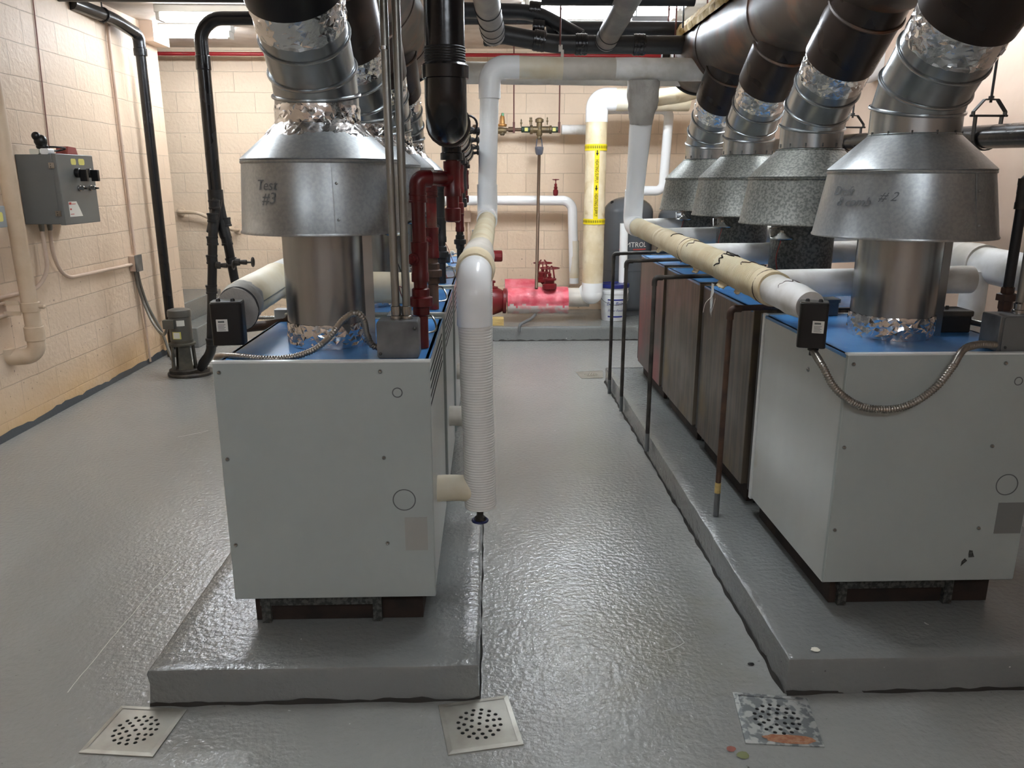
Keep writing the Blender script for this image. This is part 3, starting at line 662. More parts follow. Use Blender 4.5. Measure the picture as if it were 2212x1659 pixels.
def vent(cx, cy, z0, label, side, foilcone, r=.143, tilt=.25, L0=.095, L1=.085, L2=.27):
    # gored elbow that leans up and towards the viewer
    t = thing('vent_connector', label, 'vent pipe', (cx, cy, z0), side)
    n = 48
    A = Vector((cx, cy, z0)); B = Vector((cx, cy, z0 + L0))
    d1 = Vector((0, -math.sin(tilt), math.cos(tilt))); d2 = Vector((0, -math.sin(tilt * 1.8), math.cos(tilt * 1.8)))
    C_ = B + d1 * L1; D = C_ + d2 * L2
    obj('lower_gore', M().tube([A, B], r, n=n, caps=False), GALV, t, angle=60)
    m1 = M()
    # gores as separate segments with bevelled ring joints
    def gore(p, q, na, nb):
        vs = []; fs = []
        for cc, nn in ((p, na), (q, nb)):
            ax = (q - p).normalized(); u = Vector((1, 0, 0)); v_ = ax.cross(u).normalized()
            for k in range(n):
                a = 2 * PI * k / n; e = u * math.cos(a) * r + v_ * math.sin(a) * r
                # slide along the axis so that the rim lies in the joint plane
                e2 = e - ax * (e.dot(nn) / ax.dot(nn)); vs.append(cc + e2)
        for k in range(n): fs.append((k, (k + 1) % n, n + (k + 1) % n, n + k))
        return vs, fs
    j1 = (Vector((0, 0, 1)) + d1).normalized(); j2 = (d1 + d2).normalized()
    vs, fs = gore(B, C_, j1, j2); obj('middle_gore', M().add(vs, fs), GALV, t, angle=60)
    vs, fs = gore(C_, D, j2, d2); obj('upper_gore', M().add(vs, fs), GALV, t, angle=60)
    for cc, nn in ((B, j1), (C_, j2)):
        obj('joint_bead', M().ring(cc, nn, r * 1.025, .006, n=48, m=8), GALV, t)
    obj('joint_bead', M().ring(C_ + d2 * .125, d2, r * 1.02, .005, n=48, m=8), GALV, t)
    obj('foil_tape_band', foil_band(D - d2 * .10, D + d2 * .006, r + .001, int(cy * 7), n=72, step=.010), FOIL, t, angle=9)
    if foilcone:
        obj('foil_tape_band', foil_band((cx, cy, z0 - .045), (cx, cy, z0 + .06), r + .002, int(cy * 5), flare=lambda a: max(0, .05 - a) * .95), FOIL, t, angle=9)
    else:
        ringm = M()
        for k in range(12):
            a = k / 12 * 2 * PI; ringm.box((cx + (r + .001) * math.sin(a) - .002, cy - (r + .001) * math.cos(a) - .002, z0 + .004), (cx + (r + .001) * math.sin(a) + .002, cy - (r + .001) * math.cos(a) + .002, z0 + .02))
        obj('crimp_tabs', ringm, GALV_D, t)
    return D, d2
LHX, RHX = -.56, 1.483
LHY = [2.72, 3.62, 4.52, 5.42]; RHY = [2.80, 3.70, 4.60, 5.48]
txt = [[('Test', .045, -.50, 1.585, .2), ('#3', .05, -.47, 1.545, .2)], None, None, None]
Lends = []; Rends = []
ll = ['large galvanized draft hood with Test #3 handwritten on it, front of left row', 'galvanized draft hood directly behind the one marked Test #3', 'third galvanized draft hood of the left row', 'rearmost draft hood of the left row']
lv = ['galvanized vent elbow rising from the hood marked Test #3', 'galvanized vent elbow behind the front left one', 'third vent elbow of the left row, beside the twin conduits', 'rearmost vent elbow of the left row']
for i, y in enumerate(LHY):
    hood(LHX, y, ll[i], True, 'left row of draft hoods', txt[i], switch=i > 0, sx=.17, foilbase=True)
    Lends.append(vent(LHX, y, 1.775, lv[i], 'left vent connectors', True, r=.135, tilt=.45))
rl = ['large shiny draft hood with a handwritten #2, front of right row', 'dark mottled draft hood next behind the shiny one marked #2', 'mottled grey draft hood, second from the rear of the right row', 'smallest looking mottled draft hood at the rear of the right row']
rv = ['shiny vent elbow leaning forward above the hood marked #2', 'vent elbow with foil band above the dark second right hood', 'vent elbow above the second-rearmost right hood', 'rearmost vent elbow of the right row']
for i, y in enumerate(RHY):
    hood(RHX, y, rl[i], i == 0, 'right row of draft hoods', [('Draft', .042, -1.27, 1.565, .4), ('& comb', .042, -1.10, 1.53, .4), ('# 2', .042, -.68, 1.548, .4)] if i == 0 else None, switch=i > 0, sx=-.19, foilbase=i == 0)
    Rends.append(vent(RHX, y, 1.742, rv[i], 'right vent connectors', False, r=.147 if i == 0 else .138, tilt=.45))
# breechings: big headers along the row with a lateral branch for each boiler
def breeching(X, Z, R, y_end, ends, label, name, matb, br, cap):
    t = thing(name, label, 'flue duct', (X, 3.5, Z))
    obj('header_duct', M().lathe([(R - .004, 0), (R, 0), (R, 6.2)], (X, y_end, Z), (0, -1, 0), n=64, caps=True), matb, t, angle=60)
    obj('end_flange', M().ring((X, y_end, Z), (0, 1, 0), R + .004, .012, n=56, m=8), IRON_M, t)
    for yy in (y_end - .75, y_end - 1.75, y_end - 2.7):
        obj('joint_seam', M().ring((X, yy, Z), (0, 1, 0), R - .001, .006, n=56, m=6), matb, t)
    for i, (D, d) in enumerate(ends):
        rb_ = .145 if X < 0 else (.157 if i == 0 else .148)
        # lateral branch continues along d until inside the header
        k = (Z - D.z) / d.z
        E_ = Vector((X, D.y + d.y * k, Z))
        obj('branch_duct', M().tube([D, E_], rb_, n=44, caps=False), br[i], t, angle=60)
        u = (E_ - D).normalized(); S_ = D + u * max(0, (E_ - D).length - R * 1.12)
        obj('weld_collar', M().ring(S_, u, rb_ + .002, .007, n=40, m=6), matb, t)
    return t
breeching(RHX + .03, 2.43, .222, 5.92, Rends, 'long rusty brown flue header above the right row of boilers', 'flue_header', BREECH, [BRANCH] * 4, True)
breeching(LHX - .02, 2.50, .222, 5.95, Lends, 'rusty brown flue header above the left row of boilers', 'flue_header', BREECH, [BRANCHB, BRANCH, BRANCH, BRANCH], True)
# torn yellow insulation and bracket on the right header
def torn(pts, w_, seed, label):
    m = M(); P_ = resample([Vector(p) for p in pts], .05); vs = []; fs = []
    for i, p in enumerate(P_):
        t = (P_[min(i + 1, len(P_) - 1)] - P_[max(0, i - 1)]).normalized()
        side = Vector((-.72, 0, .69)); up = Vector((-.69, 0, -.72))
        ww = w_ * (1 + .45 * noise.noise(Vector((i * .5, seed, 0)))); th = .035 + .012 * noise.noise(Vector((i * .6, seed, 3)))
        for a, b in ((-1, 0), (-.7, 1), (.0, 1.3), (.7, 1), (1, 0), (0, -.2)): vs.append(p + up * ww * a * .5 + side * th * b)
    for i in range(len(P_) - 1):
        for k in range(6): fs.append((i * 6 + k, i * 6 + (k + 1) % 6, (i + 1) * 6 + (k + 1) % 6, (i + 1) * 6 + k))
    fs += [tuple(range(6)), tuple(range(len(vs) - 6, len(vs)))]
    return m.add(vs, fs)
hx, hz = RHX + .03, 2.43
o = obj('torn_insulation', torn([(hx - .155, 5.8, hz + .17), (hx - .16, 5.0, hz + .165), (hx - .155, 4.2, hz + .17), (hx - .15, 3.4, hz + .17)], .16, 2, ''), GOLDF)
tag(o, 'strip of torn yellow fibre insulation along the top of the right flue header', 'insulation')
tb = thing('duct_bracket', 'black steel hanger bracket at the rear end of the right flue header', 'bracket', (hx - .19, 5.93, hz))
obj('strap', M().box((hx - .27, 5.90, hz - .01), (hx - .10, 5.955, hz + .05)), IRON_M, tb, bevel=.004)
obj('rod', M().lathe([(.007, 0), (.007, CEIL_Z - hz - .05)], (hx - .235, 5.92, hz + .05), n=8), RODM, tb)
tb = thing('duct_bracket', 'black steel hanger bracket at the rear end of the left flue header', 'bracket', (LHX + .25, 5.93, 2.4))
obj('strap', M().box((LHX + .12, 5.90, 2.28), (LHX + .30, 5.955, 2.33)), IRON_M, tb, bevel=.004)
obj('rod', M().lathe([(.007, 0), (.007, .64)], (LHX + .27, 5.92, 2.33), n=8), RODM, tb)
# ================================================================ BLACK GAS HEADER (left of centre) WITH RED DROPS
def screwdot(p, d, r, par, m=CHROME):
    mm = M(); screw(mm, p, d, r); return obj('screw', mm, m, par)
GX, GY, GZ = (-0.123, 2.42, 1.769)
t = thing('gas_header', 'big black iron gas main dropping from the ceiling and running back over the boilers', 'pipe', (GX, 3.8, GZ))
obj('riser', M().lathe([(.0575, 0), (.0575, CEIL_Z - GZ - .16)], (GX, GY, GZ + .16), n=36), IRON, t)
mm = M()
for k in range(7): mm.ring((GX, GY, GZ + .158 + k * .007), (0, 0, 1), .0572, .003, n=36, m=6)
obj('exposed_threads', mm, IRON_M, t)
mm = M().tube([(GX, GY, GZ + .15), (GX, GY, GZ), (GX, GY + .16, GZ)], .0615, bend=.115, n=36, k=12)
mm.lathe([(.060, -.02), (.068, -.018), (.069, .016), (.064, .022)], (GX, GY, GZ + .135), n=36); cuff(mm, (GX, GY + .14, GZ), (0, 1, 0), .062, .05)
obj('elbow', mm, IRON, t)
gx2 = (-0.162, 5.5, 1.779)[0]; gz2 = (-0.162, 5.5, 1.779)[2]
def gp(y): k = (y - GY) / (5.5 - GY); return (GX + (gx2 - GX) * k, y, GZ + (gz2 - GZ) * k)
obj('header_pipe', M().tube([gp(GY + .15), gp(5.6)], .056, n=32), IRON, t)
dr = [2.86, 3.55, 4.45, 5.35]
for y in dr:
    mm = M(); q = gp(y); cuff(mm, q, (0, 1, 0), .059, .19, .1); mm.lathe([(.035, 0), (.035, .075), (.04, .078), (.04, .10)], q, (0, 0, -1), n=20)
    obj('tee', mm, IRON, t)
    mm = M(); mm.lathe([(.009, .05), (.009, .085), (.014, .087), (.014, .097), (.006, .1)], (q[0], y + .06, q[2]), (1, 0, 0), n=10)
    mm.ring((q[0] + .06, y + .02, q[2] + .02), (0, 1, .2), .03, .004, n=18, m=6)
    obj('plug', mm, IRON_M, t)
# drops
def gas_drop(i, y, ytop, yb, xb, zb_, mats, label, zarm):
    q = gp(y)
    t = thing('gas_drop_pipe', label, 'pipe', (xb, yb, 1.05), 'gas drops to the left boilers')
    m1, m2 = mats
    r = .0225
    za = zarm
    obj('upper_pipe', M().lathe([(r, 0), (r, q[2] - .10 - za)], (q[0], y, za), n=18), m1, t)
    mm = M(); cuff(mm, (q[0], y, za), (0, 0, 1), r * 1.12, .12, .22); mm.tube([(q[0], y, za), (q[0] - .045, y - .03, za)], r * 1.2, n=18); obj('tee', mm, m1, t)
    mm = M(); mm.lathe([(r, 0), (r, -.10), (r * 1.28, -.103), (r * 1.28, -.145), (r, -.15)], (q[0], y, za), (0, 0, 1), n=18); obj('drip_cap', mm, m1, t)
    mm = M(); mm.tube([(q[0] - .03, y - .02, za), (xb, yb, za), (xb, yb, za - .10)], r, n=18, bend=.05)
    mm.tube([(xb + .04, yb + .02, za), (xb, yb, za), (xb, yb, za - .05)], r * 1.22, n=18, bend=.04, k=8)
    cuff(mm, (xb, yb, za - .06), (0, 0, 1), r * 1.1, .03, .2)
    obj('offset_arm', mm, m1, t)
    obj('down_pipe', M().lathe([(r, 0), (r, za - .08 - 1.05)], (xb, yb, 1.051), n=18), m2 if i else m1, t)
    vz = 1.34
    mm = M(); cuff(mm, (xb, yb, vz), (0, 0, 1), r * 1.08, .13, .2); mm.lathe([(.02, 0), (.02, .028), (.013, .03), (.013, .045), (.008, .047)], (xb - .01, yb, vz + .01), (-.35, -1, 0), n=14)
    obj('gas_cock', mm, m1, t)
    mm = M(); mm.lathe([(r, 0), (r * 1.25, .005), (r * 1.25, .03), (r * 1.75, .034), (r * 1.75, .062), (r * 1.3, .066), (r * 1.3, .09), (r, .095)], (xb, yb, 1.16), (0, 0, 1), n=8 if i else 20)
    obj('union', mm, m1 if i == 0 else (RUSTP if i == 1 else IRON_M), t)
    return t
zA = (-0.118, 2.86, 1.606)[2]
gas_drop(0, 2.86, 0, (-0.227, 2.6, 1.131)[1], (-0.229, 2.6, 1.131)[0], 0, (RED, RED), 'bright red gas drop pipe nearest the junction box with twin conduits', zA)
gas_drop(1, 3.55, 0, 3.42, -.245, 0, (RED, REDB), 'second gas drop pipe, red above and bare rusty below its brass union', zA)
gas_drop(2, 4.45, 0, 4.32, -.26, 0, (IRON_M, IRON_M), 'third gas drop pipe, black iron, behind the two red ones', zA)
gas_drop(3, 5.35, 0, 5.22, -.19, 0, (RED, IRON_M), 'rearmost gas drop pipe, red above with a black lower length', zA)
# little gas regulators and valves on the left boiler tops
for i, y in enumerate([2.98, 3.75, 4.65, 5.5]):
    tt = thing('gas_valve', ['grey gas valve body on the front left boiler top, behind the red pipe', 'grey gas valve on the second left boiler top', 'grey gas valve on the third left boiler top', 'grey gas valve on the rearmost left boiler top'][i], 'valve', (-.33, y, TOP), 'gas valves on the left boilers')
    obj('valve_body', M().rbox((-.39, y - .05, TOP - .003), (-.27, y + .06, TOP + .055), .015), BOXM, tt, bevel=.003)
    obj('cap', M().lathe([(.02, 0), (.02, .02), (.012, .025)], (-.33, y, TOP + .055), n=16), CHROME, tt)
    obj('sensor_bulb', M().ball((-.255, y - .03, TOP + .06), .017), PAPERL, tt)
    obj('tubing', M().tube(spline([(-.27, y - .02, TOP + .05), (-.22, y - .08, TOP + .06), (-.2, y - .12, TOP + .01), (-.26, y - .16, TOP + .004)], 8), .004, n=8), CHROME, tt)
    obj('wire', M().tube(spline([(-.32, y, TOP + .07), (-.34, y - .03, TOP + .16), (-.29, y - .1, TOP + .12), (-.24, y - .16, TOP + .003)], 8), .002, n=6), REDWIRE, tt)

# ================================================================ JUNCTION BOX, TWIN CONDUITS, FLEX
jx0, jx1, jy = (-0.357, 2.44, 1.109)[0], (-0.226, 2.44, 1.108)[0], 2.44
t = thing('junction_box', 'square grey metal junction box on the blue top of the front left boiler', 'electrical box', ((jx0 + jx1) / 2, jy + .05, TOP))
obj('box_body', M().rbox((jx0, jy, TOP - .003), (jx1, jy + .085, TOP + .118), .008, axis=1), BOXM, t, bevel=.002)
obj('cover_plate', M().rbox((jx0 - .001, jy - .004, TOP - .001), (jx1 + .001, jy, TOP + .116), .01, axis=1), BOXM, t)
cv = t.children[-1]
screwdot((jx0 + .009, jy - .004, TOP + .013), (0, -1, 0), .005, cv, GALV_D); screwdot((jx1 - .011, jy - .004, TOP + .095), (0, -1, 0), .005, cv, GALV_D)
for k, (b, lb) in enumerate((((-0.299, 2.48, 1.171), 'left one of the twin galvanized conduits rising from the junction box'), ((-0.265, 2.48, 1.171), 'right one of the twin galvanized conduits, beside the red gas drop'))):
    t = thing('conduit', lb, 'conduit', (b[0], 2.48, TOP + .118), 'twin conduits')
    obj('pipe', M().tube([(b[0], 2.48, TOP + .12), (b[0] + .004 * k - .006, 2.48, CEIL_Z)], .0128, n=18), CONDUIT, t)
    obj('connector', M().lathe([(.019, 0), (.019, .012), (.0155, .014), (.0165, .03), (.0165, .042), (.0128, .044)], (b[0], 2.48, TOP + .117), n=14), CHROME, t)
    if k == 0: obj('coupling', M().lathe([(.0145, 0), (.0145, .01)], (b[0] - .005, 2.48, (-0.284, 2.48, 1.973)[2]), n=18), CHROME, t)
    else: pass
def flexi(name, label, pts, r, n=14, m=FLEX):
    P_ = resample(spline(pts, 16), .0022)
    mm = M(); per = .0088
    mm.tube(P_, r, n=14, rad=lambda a, L_: r * (1 + .15 * math.sin(a / per * 2 * PI)))
    o = obj(name, mm, m, angle=80); return tag(o, label, 'flexible conduit')
flexi('flexible_conduit', 'ribbed metal flex looping over the front left boiler top to the square junction box',
      [(-0.925, 2.62, 0.987), (-0.904, 2.55, 1.032), (-0.827, 2.46, 1.057), (-0.731, 2.43, 1.054), (-0.643, 2.43, 1.055), (-0.562, 2.43, 1.079), (-0.505, 2.43, 1.122), (-0.461, 2.43, 1.175), (-0.418, 2.42, 1.2), (-0.396, 2.43, 1.178), (-0.39, 2.45, 1.126), (-0.378, 2.47, 1.086), (jx0 + .002, 2.478, TOP + .025)], .0098)
# ================================================================ AQUASTATS
def aquastat(c, w_, d_, h_, rz, label, lab_side):
    t = thing('control_case', label, 'control box', (c[0], c[1], c[2] - h_ / 2))
    x, y, z = c; 
    m = M().rbox((x - w_ / 2, y - d_ / 2, z - h_ / 2), (x + w_ / 2, y + d_ / 2, z + h_ / 2 - .004), .012, axis=2)
    ca, sa = math.cos(rz), math.sin(rz)
    def rot(m):
        m.v = [(x + (a - x) * ca - (b - y) * sa, y + (a - x) * sa + (b - y) * ca, q) for a, b, q in m.v]; return m
    obj('case', rot(m), AQUA, t, bevel=.002)
    obj('case_top', rot(M().rbox((x - w_ / 2 + .002, y - d_ / 2 + .002, z + h_ / 2 - .006), (x + w_ / 2 - .002, y + d_ / 2 - .002, z + h_ / 2), .012, axis=2)), AQUAT, t)
    tp = t.children[-1]
    mm = M()
    for sx in (-.25, .2): mm.lathe([(.008, 0), (.006, .008), (.002, .01)], (x + sx * w_, y - .01, z + h_ / 2), n=10)
    obj('screw', rot(mm), IRON_M, tp)
    lx = x + lab_side * w_; yl = y - d_ / 2 - .0012
    mm = M().box((lx - .018, yl, z - .024), (lx + .018, yl + .0015, z + .016)); obj('label', rot(mm), PAPERL, t)
    lb = t.children[-1]
    mm = M().box((lx - .012, yl - .0006, z + .005), (lx + .008, yl, z + .011))
    for k in range(5): mm.box((lx - .013, yl - .0006, z - .002 - k * .0045), (lx + .011 - .004 * (k % 2), yl, z - .0005 - k * .0045))
    obj('print', rot(mm), PANELG, lb)
    return t
cL = (-0.873, 2.6, 1.141)
aquastat(cL, .102, .075, .145, .12, 'black control case with white label, clamped to the left insulated pipe end', -.14)
cR = (1.073, 2.52, 1.139)
t = aquastat(cR, .09, .07, .152, -.35, 'black control case with white label, hanging on the end of the right beige header', .18)
obj('cord_grip', M().lathe([(.018, 0), (.018, -.012), (.012, -.016), (.012, -.03)], (cR[0] + .01, cR[1], cR[2] - .076), n=12), IRON_M, t)
# big flex loop on the right
rb = (1.668, 2.46, 1.123)
flexi('flexible_conduit', 'ribbed metal flex hanging in a deep loop in front of the right boiler',
      [(cR[0] + .01, cR[1] - .0, cR[2] - .09), (1.071, 2.41, 1.023), (1.114, 2.39, 0.95), (1.196, 2.39, 0.894), (1.284, 2.39, 0.88), (1.363, 2.39, 0.895), (1.44, 2.39, 0.951), (1.487, 2.39, 1.021), (1.525, 2.41, 1.07), (1.588, 2.44, 1.082), (1.663, 2.46, 1.077)], .0115)
t = thing('junction_box', 'dark grey metal junction box at the far right on the front right boiler', 'electrical box', (1.80, 2.50, TOP))
bx0 = (1.675, 2.48, 1.081)[0]
obj('box_body', M().rbox((bx0, 2.47, TOP - .001), (bx0 + .115, 2.57, TOP + .118), .006, axis=1), BOXM, t, bevel=.002)
obj('cover_plate', M().rbox((bx0 + .012, 2.466, TOP + .002), (bx0 + .114, 2.47, TOP + .115), .008, axis=1), PANELG, t)
screwdot((bx0 + .026, 2.466, TOP + .015), (0, -1, 0), .004, t.children[-1], GALV_D)
b = (1.756, 2.5, 1.193)
t = thing('conduit', 'grey conduit rising from the far right junction box at the picture edge', 'conduit', (bx0 + .09, 2.52, TOP + .118))
obj('pipe', M().tube([(bx0 + .09, 2.52, TOP + .118), (bx0 + .09, 2.52, 2.6)], .014, n=18), CONDUIT, t)
obj('connector', M().lathe([(.021, 0), (.021, .014), (.017, .016), (.018, .035), (.014, .04)], (bx0 + .09, 2.52, TOP + .117), n=14), CHROME, t)
# right gas riser with union
g0 = (1.784, 2.62, 1.117); g1 = (1.759, 2.62, 1.607)
t = thing('gas_riser', 'rusty black gas riser with a brown hex union at the far right', 'pipe', (g0[0], 2.62, TOP))
obj('riser', M().tube([(g0[0], 2.62, TOP), (g0[0] , 2.62, g1[2]), (g0[0] + .25, 2.62, g1[2] + .02)], .0165, n=16, bend=.04), IRON_M, t)
mm = M(); cuff(mm, (g0[0], 2.62, g1[2] - .05), (0, 0, 1), .018, .1, .2); mm.tube([(g0[0], 2.62, g1[2] - .05), (g0[0], 2.62, g1[2]), (g0[0] + .06, 2.62, g1[2] + .005)], .021, n=16, bend=.035)
obj('elbow', mm, IRON_D, t)
zu = (1.775, 2.62, 1.198)[2]
obj('union', M().lathe([(.017, -.075), (.021, -.07), (.021, -.03), (.024, -.025), (.024, 0), (.034, .002), (.034, .024), (.022, .028), (.022, .045), (.017, .05)], (g0[0], 2.62, zu), n=6), RUSTP, t, angle=20)
# dark weatherproof box with conduit on the right boiler top
t = thing('control_box', 'dark dusty cast box on the right boiler top beside the flue', 'electrical box', (1.72, 2.86, TOP))
c = (1.745, 2.86, 1.074)
obj('box_body', M().rbox((c[0] - .075, 2.82, TOP - .004), (c[0] + .06, 2.93, TOP + .06), .012, axis=2), IRON_M, t, bevel=.004)
obj('lid', M().rbox((c[0] - .08, 2.815, TOP + .055), (c[0] + .065, 2.935, TOP + .078), .014, axis=2), IRON_D, t, bevel=.006)
obj('knob', M().lathe([(.006, 0), (.006, .014)], (c[0] - .02, 2.86, TOP + .078), n=8), IRON_D, t)
o = obj('conduit', M().tube([(c[0] + .055, 2.86, TOP + .035), (c[0] + .10, 2.72, TOP + .032), (bx0 + .03, 2.575, TOP + .03)], .0115, n=14, bend=.03), CONDUIT)
tag(o, 'short grey conduit lying between the dark cast box and the far right junction box', 'conduit')
# small boxes on the other right boiler tops and on the left rear
for i, (x, y) in enumerate(((1.40, 3.25), (1.42, 4.15))):
    tt = thing('control_box', ['small grey box on the right boiler top behind the beige header end', 'small grey box on the second right boiler top'][i], 'electrical box', (x, y, TOP))
    obj('box_body', M().rbox((x - .07, y - .05, TOP - .004), (x + .07, y + .05, TOP + .055), .01), BOXM, tt, bevel=.003)
    obj('lid', M().rbox((x - .075, y - .055, TOP + .052), (x + .075, y + .055, TOP + .066), .012), BOXM, tt)
# ================================================================ INSULATED HEADERS IN THE AISLE
# left: stub tees, vertical ribbed lagging, elbow, canvas header, far vertical
pb = (-0.041, 2.66, 0.442); pt = (-0.056, 2.66, 1.136); pe = (-0.061, 2.66, 1.27); pf = (-0.008, 5.3, 1.355)
ptop = (0.032, 5.3, 2.29); pz = pf[2]
XL = -.04
t = thing('insulated_return_pipe', 'white ribbed lagged pipe with a glossy elbow, standing beside the front left boiler', 'pipe', (XL, 2.66, pb[2]))
obj('ribbed_lagging', M().tube([(XL + .004, 2.66, pb[2]), (XL - .012, 2.66, (-0.057, 2.66, 1.119)[2])], .057, n=36, wr=.003, wf=8, step=.02), PAPERH, t, angle=80)
obj('elbow_cover', M().tube([(XL - .012, 2.66, (-0.057, 2.66, 1.116)[2]), (XL - .014, 2.66, 1.272), (XL - .008, 2.83, 1.292)], .0605, n=40, bend=.095, k=14), PVC, t)
def hp(y): k = (y - 2.75) / (5.3 - 2.75); return (XL - .012 + (pf[0] + .012 - XL) * k, y, 1.285 + (pz - 1.285) * k)
obj('canvas_cuff', M().tube([hp(2.77), hp(2.98)], .069, n=40, wr=.003, wf=12, step=.02, rad=lambda a, L_: .066 + .007 * math.sin(PI * a / L_)), CANVAS, t, angle=80)
obj('canvas_cuff', M().tube([hp(3.0), hp(3.42)], .064, n=36, wr=.004, wf=8, step=.03, rad=lambda a, L_: .061 + .005 * math.sin(PI * min(1, a / L_ * 1.3))), GREYWRAP, t, angle=80)
obj('header_wrap', M().tube([hp(3.40), hp(5.2)], .057, n=36, wr=.003, wf=8, step=.03), CANVASR, t, angle=80)
obj('elbow_cover', M().tube([hp(5.12), (pf[0], 5.32, pz), (pf[0], 5.32, pz + .22)], .067, n=36, bend=.10, k=12, caps=True), PVC, t)
# stubs into the boilers
for i, y in enumerate((2.66, 3.56, 4.46)):
    obj('stub_lagging' , M().tube([(LX1 - .012, y, pb[2] + .07), (XL, y, pb[2] + .07)], .048, n=28, wr=.004, wf=12, step=.02), CREAM if i == 0 else GREYWRAP, t, angle=80)
    if i: 
        obj('riser_lagging', M().tube([(XL, y, pb[2] + .0), (XL, y, hp(y)[2])], .055, n=28, wr=.002, step=.05), PAPERH, t, angle=80)
v = thing('drain_valve', 'small hose valve with blue handwheel under the white lagged pipe', 'valve', (XL, 2.66, pb[2] - .06))
obj('valve_body', M().lathe([(.009, 0), (.018, -.003), (.018, -.02), (.012, -.024), (.013, -.05), (.02, -.054), (.02, -.075), (.008, -.078)], (XL, 2.66, pb[2] + .01), n=8), IRON_D, v)
mm = M().ring((XL, 2.66, pb[2] - .058), (0, 0, 1), .027, .005, n=24, m=8)
for k in range(4): a = k * PI / 2 + .3; mm.tube([(XL, 2.66, pb[2] - .056), (XL + .026 * math.cos(a), 2.66 + .026 * math.sin(a), pb[2] - .058)], .004, n=6)
obj('handwheel', mm, mat('blue_handwheel', (26, 36, 84), rough=.4), v)
# right header
re_ = (1.079, 2.6, 1.193); rf = (1.021, 5.5, 1.294)
def rp(k): return Vector(re_).lerp(Vector(rf), k)
t = thing('insulated_supply_header', 'beige ribbed and torn lagged header running back beside the right boilers', 'pipe', tuple(rp(.5)))
obj('end_wrap', M().tube([rp(-.01), rp(.10)], .056, n=36, wr=.004, wf=10, step=.02, rad=lambda a, L_: .050 + .008 * min(1, a / .12)), PAPER, t, angle=80)
obj('canvas_cuff', M().tube([rp(.10), rp(.135)], .067, n=36, wr=.003, wf=14, step=.012), CANVAS, t, angle=80)
obj('canvas_wrap', M().tube([rp(.135), rp(.30)], .065, n=40, wr=.005, wf=9, step=.02), CANVASR, t, angle=80)
obj('canvas_wrap', M().tube([rp(.295), rp(.50)], .063, n=40, wr=.004, wf=9, step=.02, seed=4), CANVASR, t, angle=80)
obj('canvas_cuff', M().tube([rp(.49), rp(.53)], .066, n=36, wr=.003, wf=14, step=.015), CANVAS, t, angle=80)
obj('canvas_wrap', M().tube([rp(.53), rp(.72)], .062, n=36, wr=.003, wf=9, step=.03, seed=9), CANVAS, t, angle=80)
obj('canvas_wrap', M().tube([rp(.715), rp(1.0)], .060, n=36, wr=.003, wf=9, step=.03, seed=9), CANVASR, t, angle=80)
# torn flaps of canvas
def flap(c, u, v_, a, b, seed):
    m = M(); n = 7; vs = []; fs = []; c, u, v_ = Vector(c), Vector(u), Vector(v_)
    w_ = u.cross(v_).normalized()
    for i in range(n + 1):
        for j in range(n + 1):
            s_ = i / n - .5; q = j / n
            ed = 1 + .35 * noise.noise(Vector((i * .9, seed, 1)))
            vs.append(c + u * s_ * a * (1 - .35 * q) + v_ * q * b * ed + w_ * (.012 * q + .008 * noise.noise(Vector((s_ * 5, q * 4, seed)))))
    for i in range(n):
        for j in range(n): k = i * (n + 1) + j; fs.append((k, k + 1, k + n + 2, k + n + 1))
    return m.add(vs, fs)
hd = (rp(1) - rp(0)).normalized()
for i, (k, ang, a, b, seed) in enumerate(((.27, 2.5, .14, .03, 1), (.31, .5, .12, .03, 2), (.70, 2.7, .10, .025, 3), (.22, 2.9, .08, .02, 6), (.42, 2.6, .1, .025, 8))):
    p = rp(k); sd = Vector((0, 0, 1)).cross(hd).normalized(); dv = sd * math.cos(ang + PI / 2) + Vector((0, 0, 1)) * math.sin(ang + PI / 2)
    dv = Vector((-math.sin(ang), 0, math.cos(ang)))
    o = obj('torn_flap', flap(p + dv * .058, hd, Vector((dv.x * .5, 0, dv.z * .5 - .8)).normalized(), a, b, seed), CANVAS, t, angle=80)
    sd_ = o.modifiers.new('thickness', 'SOLIDIFY'); sd_.thickness = .003
# dark ragged tears and binding twine around the canvas
sd0 = Vector((0, 0, 1)).cross(hd).normalized(); up0 = hd.cross(sd0).normalized()
def girth(k, r, a0, a1, jit, seed):
    out = []
    for q in range(25):
        a_ = a0 + (a1 - a0) * q / 24; out.append(rp(k) + (sd0 * math.cos(a_) + up0 * math.sin(a_)) * r + hd * jit * noise.noise(Vector((a_ * 3, seed, 0))))
    return out
for k_, r_, a0, a1, j_, th_, sd_2, m_ in ((.285, .0655, .2, 3.6, .10, .0042, 3, RUSTD), (.292, .0655, 1.2, 3.0, .12, .003, 6, RUSTD), (.47, .0635, .6, 3.3, .05, .002, 8, RUSTP), (.60, .0625, .9, 3.4, .08, .003, 12, RUSTD), (.118, .0675, 0, 6.28, .004, .0018, 1, RUSTP), (.51, .0665, 0, 6.28, .004, .0018, 2, RUSTP), (.05, .0575, .4, 3.3, .05, .0016, 4, RUSTP), (.20, .0655, 1, 3.4, .06, .002, 14, RUSTP)):
    obj('tear' if th_ > .0025 else 'seam_line', M().tube(girth(k_, r_, a0, a1, j_, sd_2), th_, n=6), m_, t, angle=80)
t2 = thing('insulated_supply_riser', 'white lagged riser leaning up from the rear end of the right beige header', 'pipe', (rf[0], 5.5, rf[2]))
rt_ = (1.018, 5.35, 2.182)
obj('elbow_cover', M().tube([rp(.965), (rf[0] - .01, 5.56, rf[2] + .0), (rf[0] - .01, 5.52, rf[2] + .24)], .066, n=36, bend=.11, k=12), PVC, t2)
